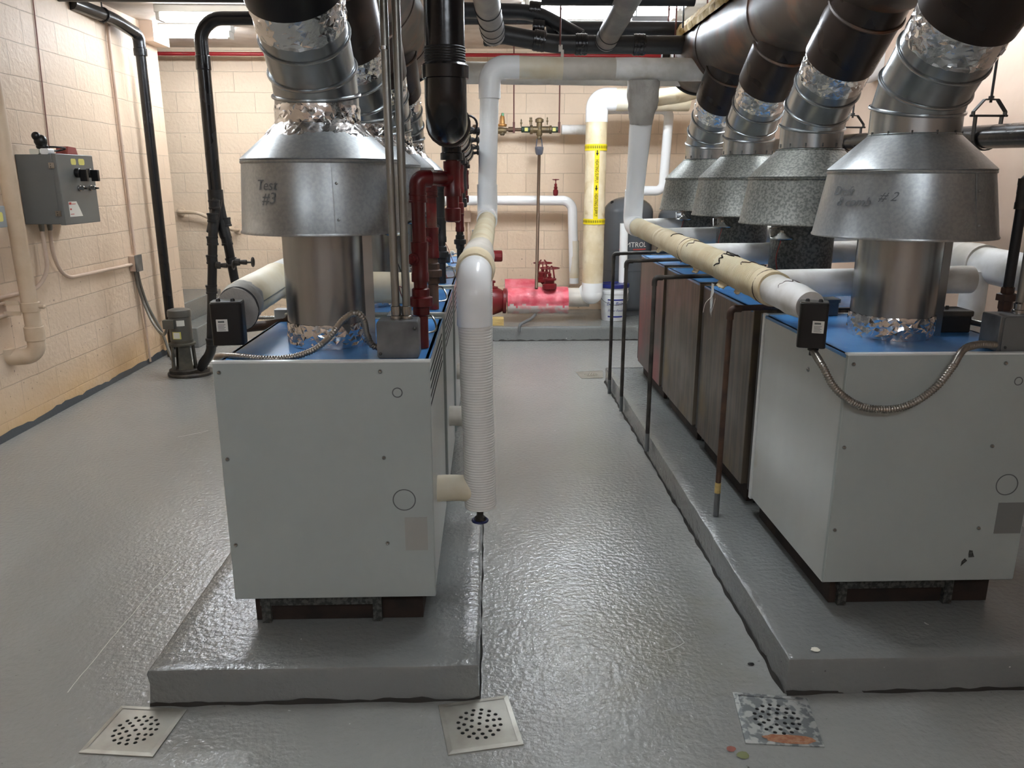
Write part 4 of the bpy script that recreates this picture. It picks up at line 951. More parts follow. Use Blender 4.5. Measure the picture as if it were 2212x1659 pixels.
obj('riser_jacket', M().tube([(rf[0] - .01, 5.52, rf[2] + .2), Vector(rt_) + Vector((0, 0, .05))], (.062, .082), n=36, wr=.002, step=.05), PVC, t2, angle=80)
obj('plastered_joint', M().tube([(1.016, 5.4, 1.962), (1.01, 5.35, 2.239)], .09, n=36, wr=.016, wf=9, step=.02, rad=lambda a, L_: .074 + .03 * min(1, a / L_ * 1.6)), PASTE, t2, angle=80)
# branches of the right header over the boiler tops (white)
for i, (k, y) in enumerate(((.13, 3.02), (.42, 3.92), (.74, 4.80), (.97, 5.62))):
    p = rp((y - 2.6) / (5.5 - 2.6)) if i < 3 else rp(.985)
    o = obj('branch_pipe', M().tube([p, (1.9, y, p[2] + .015)], .054 if i < 2 else .05, n=28, wr=.002, wf=10, step=.04), PAPER, angle=80)
    tag(o, ['white lagged branch crossing the front right boiler top, just behind the shiny flue', 'white lagged branch crossing the second right boiler top', 'white lagged branch crossing the third right boiler top', 'rearmost white lagged branch crossing over the right boiler tops'][i], 'pipe', 'white branches over the right boilers')
# header behind right boilers
h0 = (1.925, 2.75, 1.29); h1 = (2.601, 5.9, 1.228)
XH = 2.06
t = thing('insulated_rear_header', 'thick grey and white lagged header along the right wall side behind the boilers', 'pipe', (XH, 4, 1.25))
zz = lambda y: 1.25 + .02 * (y - 2.6)
obj('white_lagging', M().tube([(XH, 1.9, zz(2)), (XH, 3.25, zz(3.25))], .072, n=36, wr=.003, step=.05), PAPER, t, angle=80)
obj('canvas_cuff', M().tube([(XH, 3.2, zz(3.2)), (XH, 3.32, zz(3.3))], .082, n=36, wr=.004, wf=12, step=.02), GREYWRAP, t, angle=80)
obj('grey_lagging', M().tube([(XH, 3.3, zz(3.3)), (XH, 6.2, zz(6.2))], .074, n=36, wr=.004, step=.05), GREYWRAP, t, angle=80)
o = obj('insulated_vertical_pipe', M().tube([(2.0, 3.15, .05), (2.0, 3.15, zz(3.2) - .02)], .05, n=28, wr=.002, step=.05), PAPER, angle=80)
tag(o, 'white lagged vertical pipe right of the shiny front right flue', 'pipe')
# ================================================================ RELIEF DISCHARGE PIPES (rusty, right side)
for i, (x, y, zb_, ztop, xe, lb) in enumerate(((1.022, 3.24, .128, (1.008, 3.24, 1.043)[2], 1.42, 'nearest thin rusty relief pipe, bent over the front right boiler'),
                                     (.972, 4.33, .05, (0.948, 4.33, 1.017)[2], 1.40, 'second thin dark relief pipe, from the front'),
                                     (.968, 5.25, .02, (0.939, 5.25, 1.026)[2], 1.40, 'third thin dark relief pipe, from the front'),
                                     (.945, 5.80, .0, (0.914, 5.8, 1.034)[2], 1.42, 'farthest thin dark relief pipe, near the small floor drain'))):
    if 0 < i: x = .925 if i else x
    t = thing('relief_pipe', lb, 'pipe', (x, y, zb_), 'relief discharge pipes')
    ztop = max(ztop, 1.075)
    obj('pipe', M().tube([(x, y, zb_ + .1), (x, y, ztop), (xe, y + .02, ztop + .012)], .0125, n=14, bend=.03), RUSTP if i == 0 else IRON_D, t)
    obj('elbow', M().tube([(x, y, ztop - .045), (x, y, ztop), (x + .045, y, ztop)], .0155, n=14, bend=.032), RUSTP if i == 0 else IRON_D, t)
    obj('painted_end', M().lathe([(.013, 0), (.013, .11)], (x, y, zb_ + .001), n=14), GREYPAINT, t)
    if i == 0: obj('tape_scrap', M().lathe([(.0137, 0), (.0141, .01), (.0137, .05)], (x, y, zb_ + .11), n=9), WOOD, t)
# plastic bag scrap / loose wires hanging from the right header
t = thing('plastic_scrap', 'torn clear plastic strip with thin wires hanging under the right beige header', 'plastic scrap', (0.975, 3.35, 1.112))
c = (0.971, 3.35, 1.168)
obj('strip', flap(c, (0, 1, 0), (.1, 0, -1), .04, .12, 5), mat('clear_plastic', (214, 216, 214), rough=.2), t)
obj('wire', M().tube(spline([(0.986, 3.35, 1.102), (0.975, 3.34, 1.063), (0.971, 3.35, 1.041)], 6), .0012, n=5), PAPERL, t)
obj('wire', M().tube(spline([(0.971, 3.35, 1.112), (0.941, 3.34, 1.083), (0.936, 3.35, 1.041)], 6), .0012, n=5), PAPERL, t)
# ================================================================ LEFT INSULATED HEADER (behind the front left flue)
t = thing('insulated_left_header', 'thick cream lagged header with a split branch, behind the front left flue', 'pipe', (-0.882, 3, 1.17))
a = (-0.886, 2.72, 1.175); b = (-0.844, 3.45, 1.231)
va, vb = Vector(a), Vector(b)
LHZ = .5 * (va.z + vb.z)
hx0 = -.90
obj('end_cap_wrap', M().tube([(hx0 + .035, 2.67, 1.17), (hx0, 2.86, 1.175)], .074, n=36, wr=.008, wf=12, step=.012), PASTE, t, angle=80)
obj('jacket', M().tube([(hx0, 2.84, 1.175), (hx0 - .005, 3.35, 1.19)], .0735, n=36, wr=.002, step=.04), CREAM, t, angle=80)
obj('jacket', M().tube([(hx0 - .005, 3.34, 1.19), (hx0 - .0, 5.9, 1.22)], .072, n=36, wr=.003, step=.06), PAPER, t, angle=80)
obj('branch_jacket', M().tube([(hx0, 3.32, 1.185), (hx0 + .2, 3.30, 1.17), (hx0 + .62, 3.28, 1.16)], .066, n=32, wr=.002, step=.04), CREAM, t, angle=80)
obj('seam_line', M().tube([(hx0 + .0736, 2.86, 1.172), (hx0 + .072, 3.3, 1.185)], .002, n=6), PANELG, t)
mm = M().ring((hx0 + .03, 2.70, 1.17), (0.18, 1, 0), .073, .005, n=40, m=8); obj('clamp_band', mm, IRON_M, t)
# brown pipe and small conduit bits crossing behind the front left flue
o = obj('brown_pipe', M().tube([(-1, 3.15, 1.021), (-0.801, 3.15, 1.042), (-0.797, 3.15, 1.148)], .02, n=16, bend=.04), RUSTP)
tag(o, 'bare brown pipe crossing over the left boiler top behind the black control case', 'pipe')
t = thing('cable_box', 'small light grey box with white flex behind the front left flue', 'electrical box', (-0.939, 3.5, 0.993))
c = (-0.937, 3.5, 1.01)
obj('box_body', M().rbox((c[0] - .028, 3.48, c[2] - .03), (c[0] + .03, 3.54, c[2] + .03), .006), PANELL, t)
P_ = resample(spline([(-1.094, 3.5, 1.011), (-1.037, 3.5, 1.002), (-0.963, 3.5, 1.002)], 10), .003)
obj('flex', M().tube(P_, .008, n=10, rad=lambda a, L_: .008 * (1 + .1 * math.sin(a * 560))), CONDUIT, t, angle=80)
# ================================================================ LEFT WALL
WX = -3.08
t = thing('starter_panel', 'grey electrical starter panel with two black disconnect handles on the left wall', 'electrical panel', (WX + .14, 5.6, 1.32))
px0, px1, py0, py1, pz0, pz1 = WX + .002, -2.81, 5.36, 5.83, 1.318, 1.765
obj('enclosure', M().box((px0, py0, pz0), (px1 - .035, py1, pz1)), PANELG, t, bevel=.004)
obj('door', M().box((px1 - .034, py0 - .006, pz0 - .006), (px1, py1 + .006, pz1 + .006)), PANELG, t, bevel=.005)
dr_ = t.children[-1]
for z in (pz1 - .07, pz0 + .07):
    obj('hinge', M().box((px1 - .055, py0 - .010, z - .018), (px1 - .018, py0 - .004, z + .018)).lathe([(.005, 0), (.004, .004)], (px1 - .045, py0 - .010, z - .008), (0, -1, 0), n=8).lathe([(.005, 0), (.004, .004)], (px1 - .045, py0 - .010, z + .008), (0, -1, 0), n=8), CHROME, t)
for k, y in enumerate((py0 + .22, py0 + .375)):
    z = pz1 - .115
    obj('handle', M().lathe([(.032, 0), (.032, .025), (.026, .03)], (px1, y, z), (1, 0, 0), n=20).box((px1 + .028, y - .012, z - .055), (px1 + .075, y + .016, z + .022)), BLACKP, dr_, bevel=.002)
    z2 = pz1 - .215
    obj('switch', M().lathe([(.02, 0), (.02, .01), (.014, .012), (.014, .035), (.01, .04)], (px1, y + .01, z2), (1, 0, 0), n=14), CHROME, dr_)
    obj('switch_lever', M().box((px1 + .036, y + .0, z2 - .008), (px1 + .058, y + .02, z2 + .004)), BLACKP, dr_)
obj('yellow_sticker', M().rbox((px1, py0 + .17, pz1 - .062), (px1 + .001, py0 + .235, pz1 - .022), .012, axis=0), YELLOWS, dr_)
obj('yellow_sticker', M().rbox((px1, py0 + .27, pz1 - .062), (px1 + .001, py0 + .35, pz1 - .020), .014, axis=0), YELLOWS, dr_)
obj('notice', M().prism([(px1, py0 + .065, pz0 + .045), (px1, py0 + .235, pz0 + .045), (px1, py0 + .205, pz0 + .095), (px1, py0 + .17, pz0 + .145), (px1, py0 + .065, pz0 + .145)], (.0012, 0, 0)), PAPERL, dr_)
nt_ = dr_.children[-1]
obj('print', M().box((px1 + .0012, py0 + .068, pz0 + .125), (px1 + .0018, py0 + .10, pz0 + .14)).box((px1 + .0012, py0 + .104, pz0 + .127), (px1 + .0018, py0 + .155, pz0 + .131)).box((px1 + .0012, py0 + .075, pz0 + .06), (px1 + .0018, py0 + .12, pz0 + .064)).box((px1 + .0012, py0 + .075, pz0 + .09), (px1 + .0018, py0 + .095, pz0 + .10)), REDL, nt_)
# things on top of the panel
t = thing('wrapped_tool', 'black taped bundle and looped cord lying on top of the grey starter panel', 'tool', (-2.95, 5.45, pz1))
mm = M()
for c, r, sq in (((-2.93, 5.42, pz1 + .085), .042, (1, .8, 1)), ((-2.945, 5.40, pz1 + .115), .028, (1, .8, 1)), ((-2.93, 5.43, pz1 + .05), .036, (1.1, .8, .6))): mm.ball(c, r, 14, sq=sq)
obj('black_wrap', mm, BLACKP, t)
obj('cord_loop', M().tube(spline([(-2.92, 5.44, pz1 + .05), (-2.87, 5.50, pz1 + .05), (-2.86, 5.58, pz1 + .045), (-2.90, 5.56, pz1 + .03), (-2.92, 5.48, pz1 + .025)], 8), .006, n=8), BLACKP, t)
o = obj('battery_pack', M().rbox((-2.985, 5.37, pz1 + .001), (-2.925, 5.44, pz1 + .035), .01, axis=1), SCRAP); tag(o, 'left one of two small pale packs on top of the starter panel', 'pack')
o = obj('battery_pack', M().rbox((-2.918, 5.37, pz1 + .001), (-2.862, 5.44, pz1 + .038), .012, axis=1), BUCKET); tag(o, 'right, whiter one of two small packs on top of the starter panel', 'pack')
o = obj('red_case', M().prism([(-2.86, 5.60, pz1 + .002), (-2.86, 5.74, pz1 + .002), (-2.86, 5.72, pz1 + .055), (-2.86, 5.62, pz1 + .06)], (-.08, 0, 0)), mat('dusty_red_case', (150, 72, 66), rough=.6)); tag(o, 'dusty red box behind the cord on top of the starter panel', 'box')
# conduits below the panel
def cond(name, label, pts, r, m=PINKP, bend=.06, cat='conduit', group='painted conduits on the left wall'):
    o = obj(name, M().tube(pts, r, n=14, bend=bend, k=8), m); return tag(o, label, cat, group)
wx = WX + .022
cond('painted_conduit', 'painted conduit curving from under the starter panel left towards the beige pipe', [(wx + .04, 5.44, pz0), (wx + .04, 5.44, 1.0), (wx, 5.36, .895), (wx, 4.7, .885)], .0135, bend=.16)
cond('painted_conduit', 'painted conduit curving from under the starter panel right to the wall junction box', [(wx + .04, 5.54, pz0), (wx + .02, 5.56, 1.08), (wx, 5.72, .915), (wx, 6.80, .905)], .0135, bend=.2)
for y in (5.44, 5.54):
    o = obj('conduit_nut', M().lathe([(.018, 0), (.018, -.02), (.015, -.05)], (wx + .04, y, pz0), n=10), CONDUIT); tag(o, 'grey conduit connector under the starter panel, %s of two' % ('left' if y < 5.5 else 'right'), 'connector')
t = thing('wall_junction_box', 'small painted junction box on the left wall with flex hanging from it', 'electrical box', (WX + .03, 6.86, .83))
obj('box_body', M().box((WX + .001, 6.79, .845), (WX + .055, 6.91, .975)), PINKP, t, bevel=.003)
obj('cover_plate', M().box((WX + .055, 6.785, .84), (WX + .062, 6.915, .98)), BOXM, t)
P_ = resample(spline([(WX + .03, 6.83, .845), (WX + .035, 6.84, .70), (WX + .06, 6.86, .55), (WX + .14, 6.80, .40), (WX + .30, 6.6, .33), (-2.69, 6.50, .42)], 14), .004)
o = obj('flexible_conduit', M().tube(P_, .0125, n=10, rad=lambda a, L_: .0125 * (1 + .07 * math.sin(a * 450))), CONDUIT, angle=80); tag(o, 'grey flex sagging from the wall junction box to the sump pump motor', 'flexible conduit')
P_ = resample(spline([(WX + .03, 6.87, .845), (WX + .04, 6.88, .70), (WX + .08, 6.9, .5), (WX + .15, 6.93, .30), (WX + .2, 6.92, .12), (WX + .23, 6.9, .04)], 14), .004)
o = obj('flexible_conduit', M().tube(P_, .0135, n=10), CONDUIT, angle=80); tag(o, 'grey flex dropping from the wall junction box straight to the floor', 'flexible conduit')
cond('painted_conduit', 'tall painted conduit rising from the wall junction box to the ceiling', [(wx, 6.88, .97), (wx, 6.88, 2.80), (wx + .0, 7.05, 2.90)], .013, bend=.08)
cond('painted_conduit', 'thin painted conduit running down the left wall to the floor below the junction box', [(wx, 6.9, .84), (wx, 6.93, .02)], .009)
o = obj('wall_wire', M().tube([(WX + .006, 5.78, 1.78), (WX + .006, 5.86, CEIL_Z)], .004, n=8), mat('brown_wire', (146, 104, 90), rough=.6)); tag(o, 'thin brown wire running up the left wall above the starter panel', 'wire')
# beige painted drain pipe at the far left
bx, by = -2.93, 5.02
t = thing('beige_drain_pipe', 'thick beige painted pipe on the left wall ending in a curl near the floor', 'pipe', (bx, by, .5))
obj('pipe', M().tube([(bx, 4.97, CEIL_Z), (bx, by, .66)], .048, n=24, wr=.001, step=.1), BEIGEP, t)
mm = M().tube([(bx, by, .70), (bx, by, .50), (bx - .16, by - .06, .50), (bx - .16, by - .06, .56)], .052, n=24, bend=.075, k=10); mm.lathe([(.054, 0), (.058, .004), (.058, .09), (.054, .094)], (bx, by, .60), n=24)
obj('trap_elbow', mm, BEIGEP, t)
mm = M().lathe([(.056, -.03), (.058, -.028), (.058, .028), (.056, .03)], (bx, by, .82), n=24); mm.box((-3.06, by - .07, .775), (bx - .03, by - .06, .80)).box((-3.06, by - .07, .84), (bx - .03, by - .06, .865)).lathe([(.014, 0), (.014, .03), (.006, .04)], (bx + .055, by, .82), (1, 0, 0), n=8)
obj('strap', mm, BEIGEP, t)
mm = M().box((-3.075, 4.4, .775), (-3.04, 5.0, .785)).box((-3.075, 4.4, .85), (-3.04, 5.0, .86)).box((-3.075, 4.4, .775), (-3.07, 5.0, .86))
o = obj('strut_channel', mm, PINKP); tag(o, 'painted strut channel on the left wall holding the beige pipe strap', 'bracket')
t = thing('disconnect_box', 'light grey box with yellow sticker, cut by the left edge of the picture', 'electrical box', (-2.96, 4.72, 1.33))
obj('box_body', M().box((-3.078, 4.60, 1.33), (-2.88, 4.835, 1.455)), PANELL, t, bevel=.005)
obj('yellow_sticker', M().rbox((-2.955, 4.5985, 1.365), (-2.895, 4.6, 1.415), .01, axis=1), YELLOWS, t)
obj('yellow_sticker', M().rbox((-2.88, 4.66, 1.365), (-2.879, 4.80, 1.42), .012, axis=0), YELLOWS, t)
cond('painted_conduit', 'painted conduit below the light grey box at the left picture edge', [(-3.04, 4.76, 1.33), (-3.04, 4.78, .9)], .014)
# ================================================================ BLACK DRAIN PIPES AND SUMP PUMP (left)
t = thing('black_vent_pipe', 'slender black pipe standing against the left wall from floor to ceiling', 'pipe', (-3.0, 6.9, 0))
ax, ay = -2.97, 7.25
q = (-2.885, 6.95, 2.804)
obj('pipe', M().lathe([(.042, .02), (.042, 2.72)], (ax, ay, 0), n=24), IRON, t)
obj('elbow', M().tube([(ax, ay, 2.68), (ax, ay, 2.80), (ax - .04, ay - .35, 2.86), (ax - .10, ay - .9, 2.87)], .05, n=24, bend=.10, k=10), IRON, t)
obj('hub', M().lathe([(.05, 0), (.055, .005), (.055, .06), (.05, .065)], (ax, ay, 2.63), n=24), IRON, t)
obj('clamp', M().tube([(ax - .055, ay - .5, 2.80), (ax - .055, ay - .5, CEIL_Z)], .006, n=6).ring((ax - .055, ay - .5, 2.862), (.1, 1, 0), .053, .006), IRON_M, t)
obj('floor_hub', M().lathe([(.06, 0), (.06, .05), (.048, .07)], (ax, ay, .001), n=20), IRON_D, t)
o = obj('black_ceiling_pipe', M().tube([(-4.0, 6.2, 2.89), (-1.4, 6.2, 2.89)], .045, n=20), IRON_M); tag(o, 'black pipe hugging the ceiling at the top left', 'pipe')
bx, by = (-2.156, 6.45, 0.98)[0], 6.45
t = thing('black_discharge_pipe', 'black pipe with big bend at the ceiling and a forked foot with two valves', 'pipe', (bx, by, .1))
zt = (-2.141, 6.45, 2.785)[2]
obj('pipe', M().tube([(bx - .02, by, 1.42), (bx - .02, by, zt), (bx + 2.6, by, zt + .02)], .05, n=26, bend=.17, k=12), IRON, t)
obj('coupling', M().lathe([(.053, 0), (.056, .004), (.056, .1), (.053, .104)], (bx - .02, by, 2.42), n=24), IRON, t)
obj('wye_fitting', M().tube([(bx - .02, by, 1.53), (bx - .02, by, 1.30)], .059, n=22).tube([(bx - .02, by, 1.40), (bx - .045, by - .09, 1.20)], .044, n=20).tube([(bx - .02, by, 1.40), (bx + .03, by, 1.16)], .046, n=20), IRON_M, t)
lx = (-2.239, 6.4, 0.985)[0]
mm = M().tube([(-2.147, 6.4, 1.458), (-2.19, 6.35, 1.209), (-2.24, 6.35, 0.767), (-2.317, 6.4, 0.221), (-2.445, 6.48, 0.06)], .036, n=20, bend=.05)
for q in ((-2.159, 6.35, 1.417), (-2.18, 6.35, 1.317), (-2.201, 6.35, 1.136), (-2.218, 6.35, 0.99), (-2.245, 6.35, 0.749), (-2.288, 6.35, 0.31)): cuff(mm, q, (0, 0, 1), .037, .07, .22)
obj('front_leg', mm, IRON_M, t)
mm = M().tube([(-2.152, 6.45, 1.421), (-2.117, 6.45, 1.129), (-2.104, 6.5, 0.823), (-2.071, 6.5, 0.592)], .036, n=20, bend=.04)
for q in ((-2.121, 6.46, 1.275), (-2.124, 6.46, 1.128), (-2.102, 6.46, 0.956)): cuff(mm, q, (.1, 0, -1), .037, .07, .22)
obj('rear_leg', mm, IRON_M, t)
for a in ((-2.187, 6.33, 0.944), (-2.03, 6.33, 0.969)):
    mm = M().lathe([(.02, 0), (.028, .004), (.028, .035), (.016, .04), (.02, .07), (.02, .09), (.008, .095), (.007, .14)], a, (1, 0, -.02), n=10)
    v = obj('valve', mm, IRON_D, t)
    obj('valve_wheel', M().ring((a[0] + .14, a[1], a[2]), (1, 0, 0), .035, .006, n=16, m=6).box((a[0] + .137, a[1] - .004, a[2] - .033), (a[0] + .143, a[1] + .004, a[2] + .033)), IRON_D, v)
# sump pump
mx_, my_ = (-2.594, 6.466, 0)[0], 6.52
t = thing('sump_pump', 'grey vertical sump pump motor on an open cast stand beside the left wall', 'pump', (mx_, my_, 0))
obj('pit_cover', M().lathe([(.19, 0), (.20, .004), (.20, .022), (.19, .028)], (mx_ + .04, my_ + .03, .001), n=40), IRON_D, t)
obj('base_flange', M().lathe([(.13, 0), (.135, .004), (.135, .03), (.12, .04)], (mx_, my_, .028), n=36).lathe([(.075, 0), (.075, .03)], (mx_ + .15, my_ + .0, .028), n=24), IRON_D, t)
mm = M()
for k in range(4):
    a = PI / 4 + k * PI / 2 - .3
    d0 = .095
    u = (math.cos(a), math.sin(a)); v_ = (-u[1], u[0])
    def pt(r, w_, z): return (mx_ + u[0] * r + v_[0] * w_, my_ + u[1] * r + v_[1] * w_, z)
    mm.add([pt(.105, -.06, .06), pt(.105, .06, .06), pt(.085, .06, .06), pt(.085, -.06, .06), pt(.095, -.048, .30), pt(.095, .048, .30), pt(.078, .048, .30), pt(.078, -.048, .30)], [(0, 1, 5, 4), (1, 2, 6, 5), (2, 3, 7, 6), (3, 0, 4, 7), (0, 3, 2, 1), (4, 5, 6, 7)])
mm.lathe([(.02, 0), (.02, .26)], (mx_, my_, .05), n=12)
obj('stand', mm, CASTG, t)
obj('motor_flange', M().lathe([(.09, 0), (.115, .004), (.115, .022), (.095, .028), (.095, .06)], (mx_, my_, .295), n=32), CASTG, t)
obj('motor', M().lathe([(.092, .345), (.096, .35), (.096, .56), (.090, .575)], (mx_, my_, 0), n=36), MOTOR, t)
mo = t.children[-1]
obj('fan_cover', M().lathe([(.098, 0), (.101, .004), (.101, .05), (.096, .065), (.07, .074), (.0001, .078)], (mx_, my_, .575), n=36), MOTOR, t)
obj('terminal_box', M().rbox((mx_ - .105, my_ - .13, .475), (mx_ - .01, my_ - .085, .56), .008, axis=1), MOTOR, t)
mm = M(); patch_wrap(mm, (mx_, my_), .096, -.45, .35, .37, .44); obj('rating_label', mm, YELLOWS, mo)
mm = M(); patch_wrap(mm, (mx_, my_), .0965, -.36, .24, .376, .434); obj('label_center', mm, PAPERL, mo)
mm = M(); patch_wrap(mm, (mx_, my_), .0962, .05, .75, .495, .55); obj('paper_tag', mm, PAPERL, mo)
o = obj('discharge_elbow', M().tube([(mx_ + .15, my_, .03), (mx_ + .15, my_, .09), (mx_ + .24, my_ - .03, .19), (mx_ + .27, my_ - .06, .30)], .04, n=20, bend=.05), IRON_M); tag(o, 'black elbow rising from the sump pit cover to the black pipe foot', 'pipe')
t.scale = (.93, .93, .87)
# handrail on the back wall
t = thing('handrail', 'beige painted pipe handrail sloping down the back wall in the alcove', 'handrail', (-3.161, 8.9, 1.153))
a = (-3.434, 8.9, 1.264); b = (-3.212, 8.9, 1.258); c = (-2.838, 8.9, 1.066)
obj('rail', M().tube([(a[0], 8.985, a[2]), (a[0], 8.90, a[2]), b, c, (c[0] + .02, 8.985, c[2] - .0)], .021, n=16, bend=.05), BEIGEP, t)
for q in (a, c): obj('wall_flange', M().lathe([(.05, 0), (.05, .008), (.03, .014)], (q[0] + (.02 if q is c else 0), 8.995, q[2]), (0, -1, 0), n=20), BEIGEP, t)

# ================================================================ CEILING PIPES TOP CENTRE
o = obj('red_sprinkler_pipe', M().lathe([(.019, 0), (.019, 8.14)], (-5.2, 8.7, (-2.165, 8.7, 2.863)[2]), (1, 0, 0), n=16), REDS); tag(o, 'slim red sprinkler pipe running across high on the back wall', 'pipe')
def hubless(m, p, d, r):
    m.lathe([(r * 1.12, -.04), (r * 1.16, -.038), (r * 1.16, .038), (r * 1.12, .04)], p, d, n=24)
    for s in (-.025, 0, .025): m.ring(Vector(p) + Vector(d).normalized() * s, d, r * 1.17, .003, n=24, m=6)
def drainpipe(label, pts, r, couplings, group='black cast iron drains at top centre', bend=.12):
    t = thing('cast_iron_drain', label, 'pipe', tuple(pts[len(pts) // 2]), group)
    obj('pipe', M().tube(pts, r, n=26, bend=bend, k=8), IRON_M, t)
    for (p, d) in couplings:
        mm = M(); hubless(mm, p, d, r); obj('coupling', mm, IRON, t)
    return t
Y1 = 5.55
zA_, zB_ = (0.606, 5.55, 2.474)[2], (0.631, 5.8, 2.608)[2]
p0 = (0.059, 5.55, 2.551); 
drainpipe('lower black drain pipe at top centre, joined by the wrapped pipes', [(-0.019, 5.5, 2.653), ((0.028, 5.55, 2.517)[0], Y1, (0.029, 5.55, 2.545)[2]), ((0.452, 5.55, 2.485)[0], Y1, zA_), ((1.301, 5.55, 2.489)[0], Y1, zA_)], .058,
          [((0.344, 5.55, 2.496), (1, 0, -.15)), (((0.621, 5.55, 2.474)[0], Y1, zA_), (1, 0, 0)), (((1.007, 5.55, 2.476)[0], Y1, zA_), (1, 0, 0))], bend=.08)
drainpipe('upper black drain pipe at top centre, just under the bright lamp', [((0.407, 5.8, 2.607)[0], Y1 + .25, zB_), ((1.371, 5.8, 2.612)[0], Y1 + .25, zB_)], .056,
          [(((0.503, 5.8, 2.608)[0], Y1 + .25, zB_), (1, 0, 0))])
drainpipe('black drain slanting down from the left across the top centre', [(-0.165, 5.8, 2.727), (0.326, 5.8, 2.718), (0.639, 5.72, 2.548)], .05,
          [((0.326, 5.8, 2.73), (1, 0, -.1)), ((0.349, 5.75, 2.61), (1, 0, -.1))])
drainpipe('black drain stub with a toothed coupling under the wrapped pipe', [(-0.027, 5.7, 2.53), (0.243, 5.7, 2.531), (0.463, 5.7, 2.532)], .036, [((0.017, 5.7, 2.524), (1, 0, 0))])
o = obj('black_ceiling_pipe', M().tube([(0.321, 5, 2.639), (1.228, 5, 2.64)], .04, n=18), IRON_M); tag(o, 'black pipe at the very top edge above the bright lamp', 'pipe')
def wrapped(label, a, b, r, bands):
    t = thing('wrapped_pipe', label, 'pipe', a, 'grey wrapped pipes at top centre')
    a, b = Vector(a), Vector(b)
    e_ = a + (b - a) * min(6, (CEIL_Z - .02 - a.z) / max(.01, b.z - a.z))   # runs on towards the front until it meets the ceiling
    obj('jacket', M().tube([a, e_], r, n=28, wr=.002, step=.05), DUCTWRAP, t, angle=80)
    for k in bands: obj('band', M().ring(a.lerp(b, k), b - a, r + .001, .0035, n=28, m=6), IRON_M, t)
wrapped('grey wrapped pipe with dark bands, coming down left of the bright lamp', (0.04, 5.5, 2.525), (-0.017, 4.5, 2.592), .075, (.08, .2, .38, .62))
wrapped('grey wrapped pipe slanting down across the bright lamp', (0.773, 5.45, 2.482), (0.81, 4.6, 2.631), .07, (.03, .16))
# hanger with rod near the red pipe
c = (0.491, 5.6, 2.418)
t = thing('pipe_hanger', 'rusty rod and grey clamp hanging beside the end of the visible red pipe', 'hanger', c)
obj('rod', M().lathe([(.006, 0), (.006, .6)], ((0.461, 5.3, 2.423)[0], 5.3, (0.461, 5.3, 2.423)[2]), n=8), RODM, t)
c = (0.464, 5.3, 2.412)
obj('clamp', M().box((c[0] - .012, 5.295, c[2] - .02), (c[0] + .012, 5.315, c[2] + .02)).box((c[0] + .002, 5.29, c[2] - .075), (c[0] + .02, 5.30, c[2] - .01)), GREYWRAP, t)
# grey steel channel and foil board near the bright lamp
o = obj('steel_channel', M().lathe([(.005, 0), (.005, CEIL_Z - (1.031, 6, 2.73)[2])], ((1.065, 6, 2.731)[0], 6.02, (1.031, 6, 2.73)[2]), n=8).box(((1.032, 6, 2.712)[0], 6.0, (1.033, 6, 2.7)[2]), ((1.301, 6, 2.714)[0], 6.04, (1.3, 6, 2.738)[2])), GREYBEAM); tag(o, 'short grey perforated channel below the bright lamp', 'bracket')
for i, (q, lb) in enumerate((((1.282, 5.7, 2.4), 'left one of the three thin rods right of the bright lamp'), ((1.261, 5.4, 2.553), 'middle one of the three thin rods right of the bright lamp'), ((1.412, 5.4, 2.637), 'right one of the three thin rods right of the bright lamp'))):
    o = obj('hanger_rod', M().lathe([(.006, 0), (.006, CEIL_Z - q[2])], q, n=8), RODM if i != 1 else IRON_M); tag(o, lb, 'rod', 'hanger rods')
# ================================================================ WHITE / CREAM HEADERS ACROSS THE BACK
zH = (0.584, 5.32, 2.3)[2]
xe = (0.026, 5.32, 2.298)[0]
t = thing('insulated_riser', 'white lagged riser right of the black gas main, with elbow into the cream header', 'pipe', (pf[0], 5.32, pz))
obj('riser_jacket', M().tube([(pf[0], 5.32, pz + .2), (pf[0] + .02, 5.32, zH - .14)], .0615, n=32, wr=.0015, step=.05), PVC, t, angle=80)
obj('elbow_cover', M().tube([(pf[0] + .02, 5.32, zH - .19), (pf[0] + .02, 5.32, zH), (pf[0] + .21, 5.32, zH)], .071, n=36, bend=.13, k=12), PVC, t)
t = thing('insulated_cross_header', 'cream stained lagged header running right from the white elbow to the brown flue duct', 'pipe', (.8, 5.32, zH))
xs_ = [pf[0] + .20, (0.48, 5.32, 2.3)[0], (0.822, 5.32, 2.301)[0]]
obj('stained_jacket', M().tube([(xs_[0], 5.32, zH), (xs_[1], 5.32, zH - .005)], .069, n=32, wr=.002, step=.04), CREAM, t, angle=80)
obj('jacket', M().tube([(xs_[1] - .005, 5.32, zH - .005), (xs_[2], 5.32, zH - .006)], .068, n=32, wr=.002, step=.04), GREYWRAP, t, angle=80)
obj('jacket', M().tube([(xs_[2] - .005, 5.32, zH - .006), (2.4, 5.32, zH - .02)], .0695, n=32, wr=.003, step=.04), PAPER, t, angle=80)
zH2 = (0.648, 5.9, 2.34)[2]
o = obj('insulated_cross_header', M().tube([(-.35, 5.9, zH2), (2.4, 5.9, zH2 - .02)], .075, n=32, wr=.002, step=.06), GREYWRAP, angle=80); tag(o, 'second lagged header just behind and below the cream one', 'pipe')
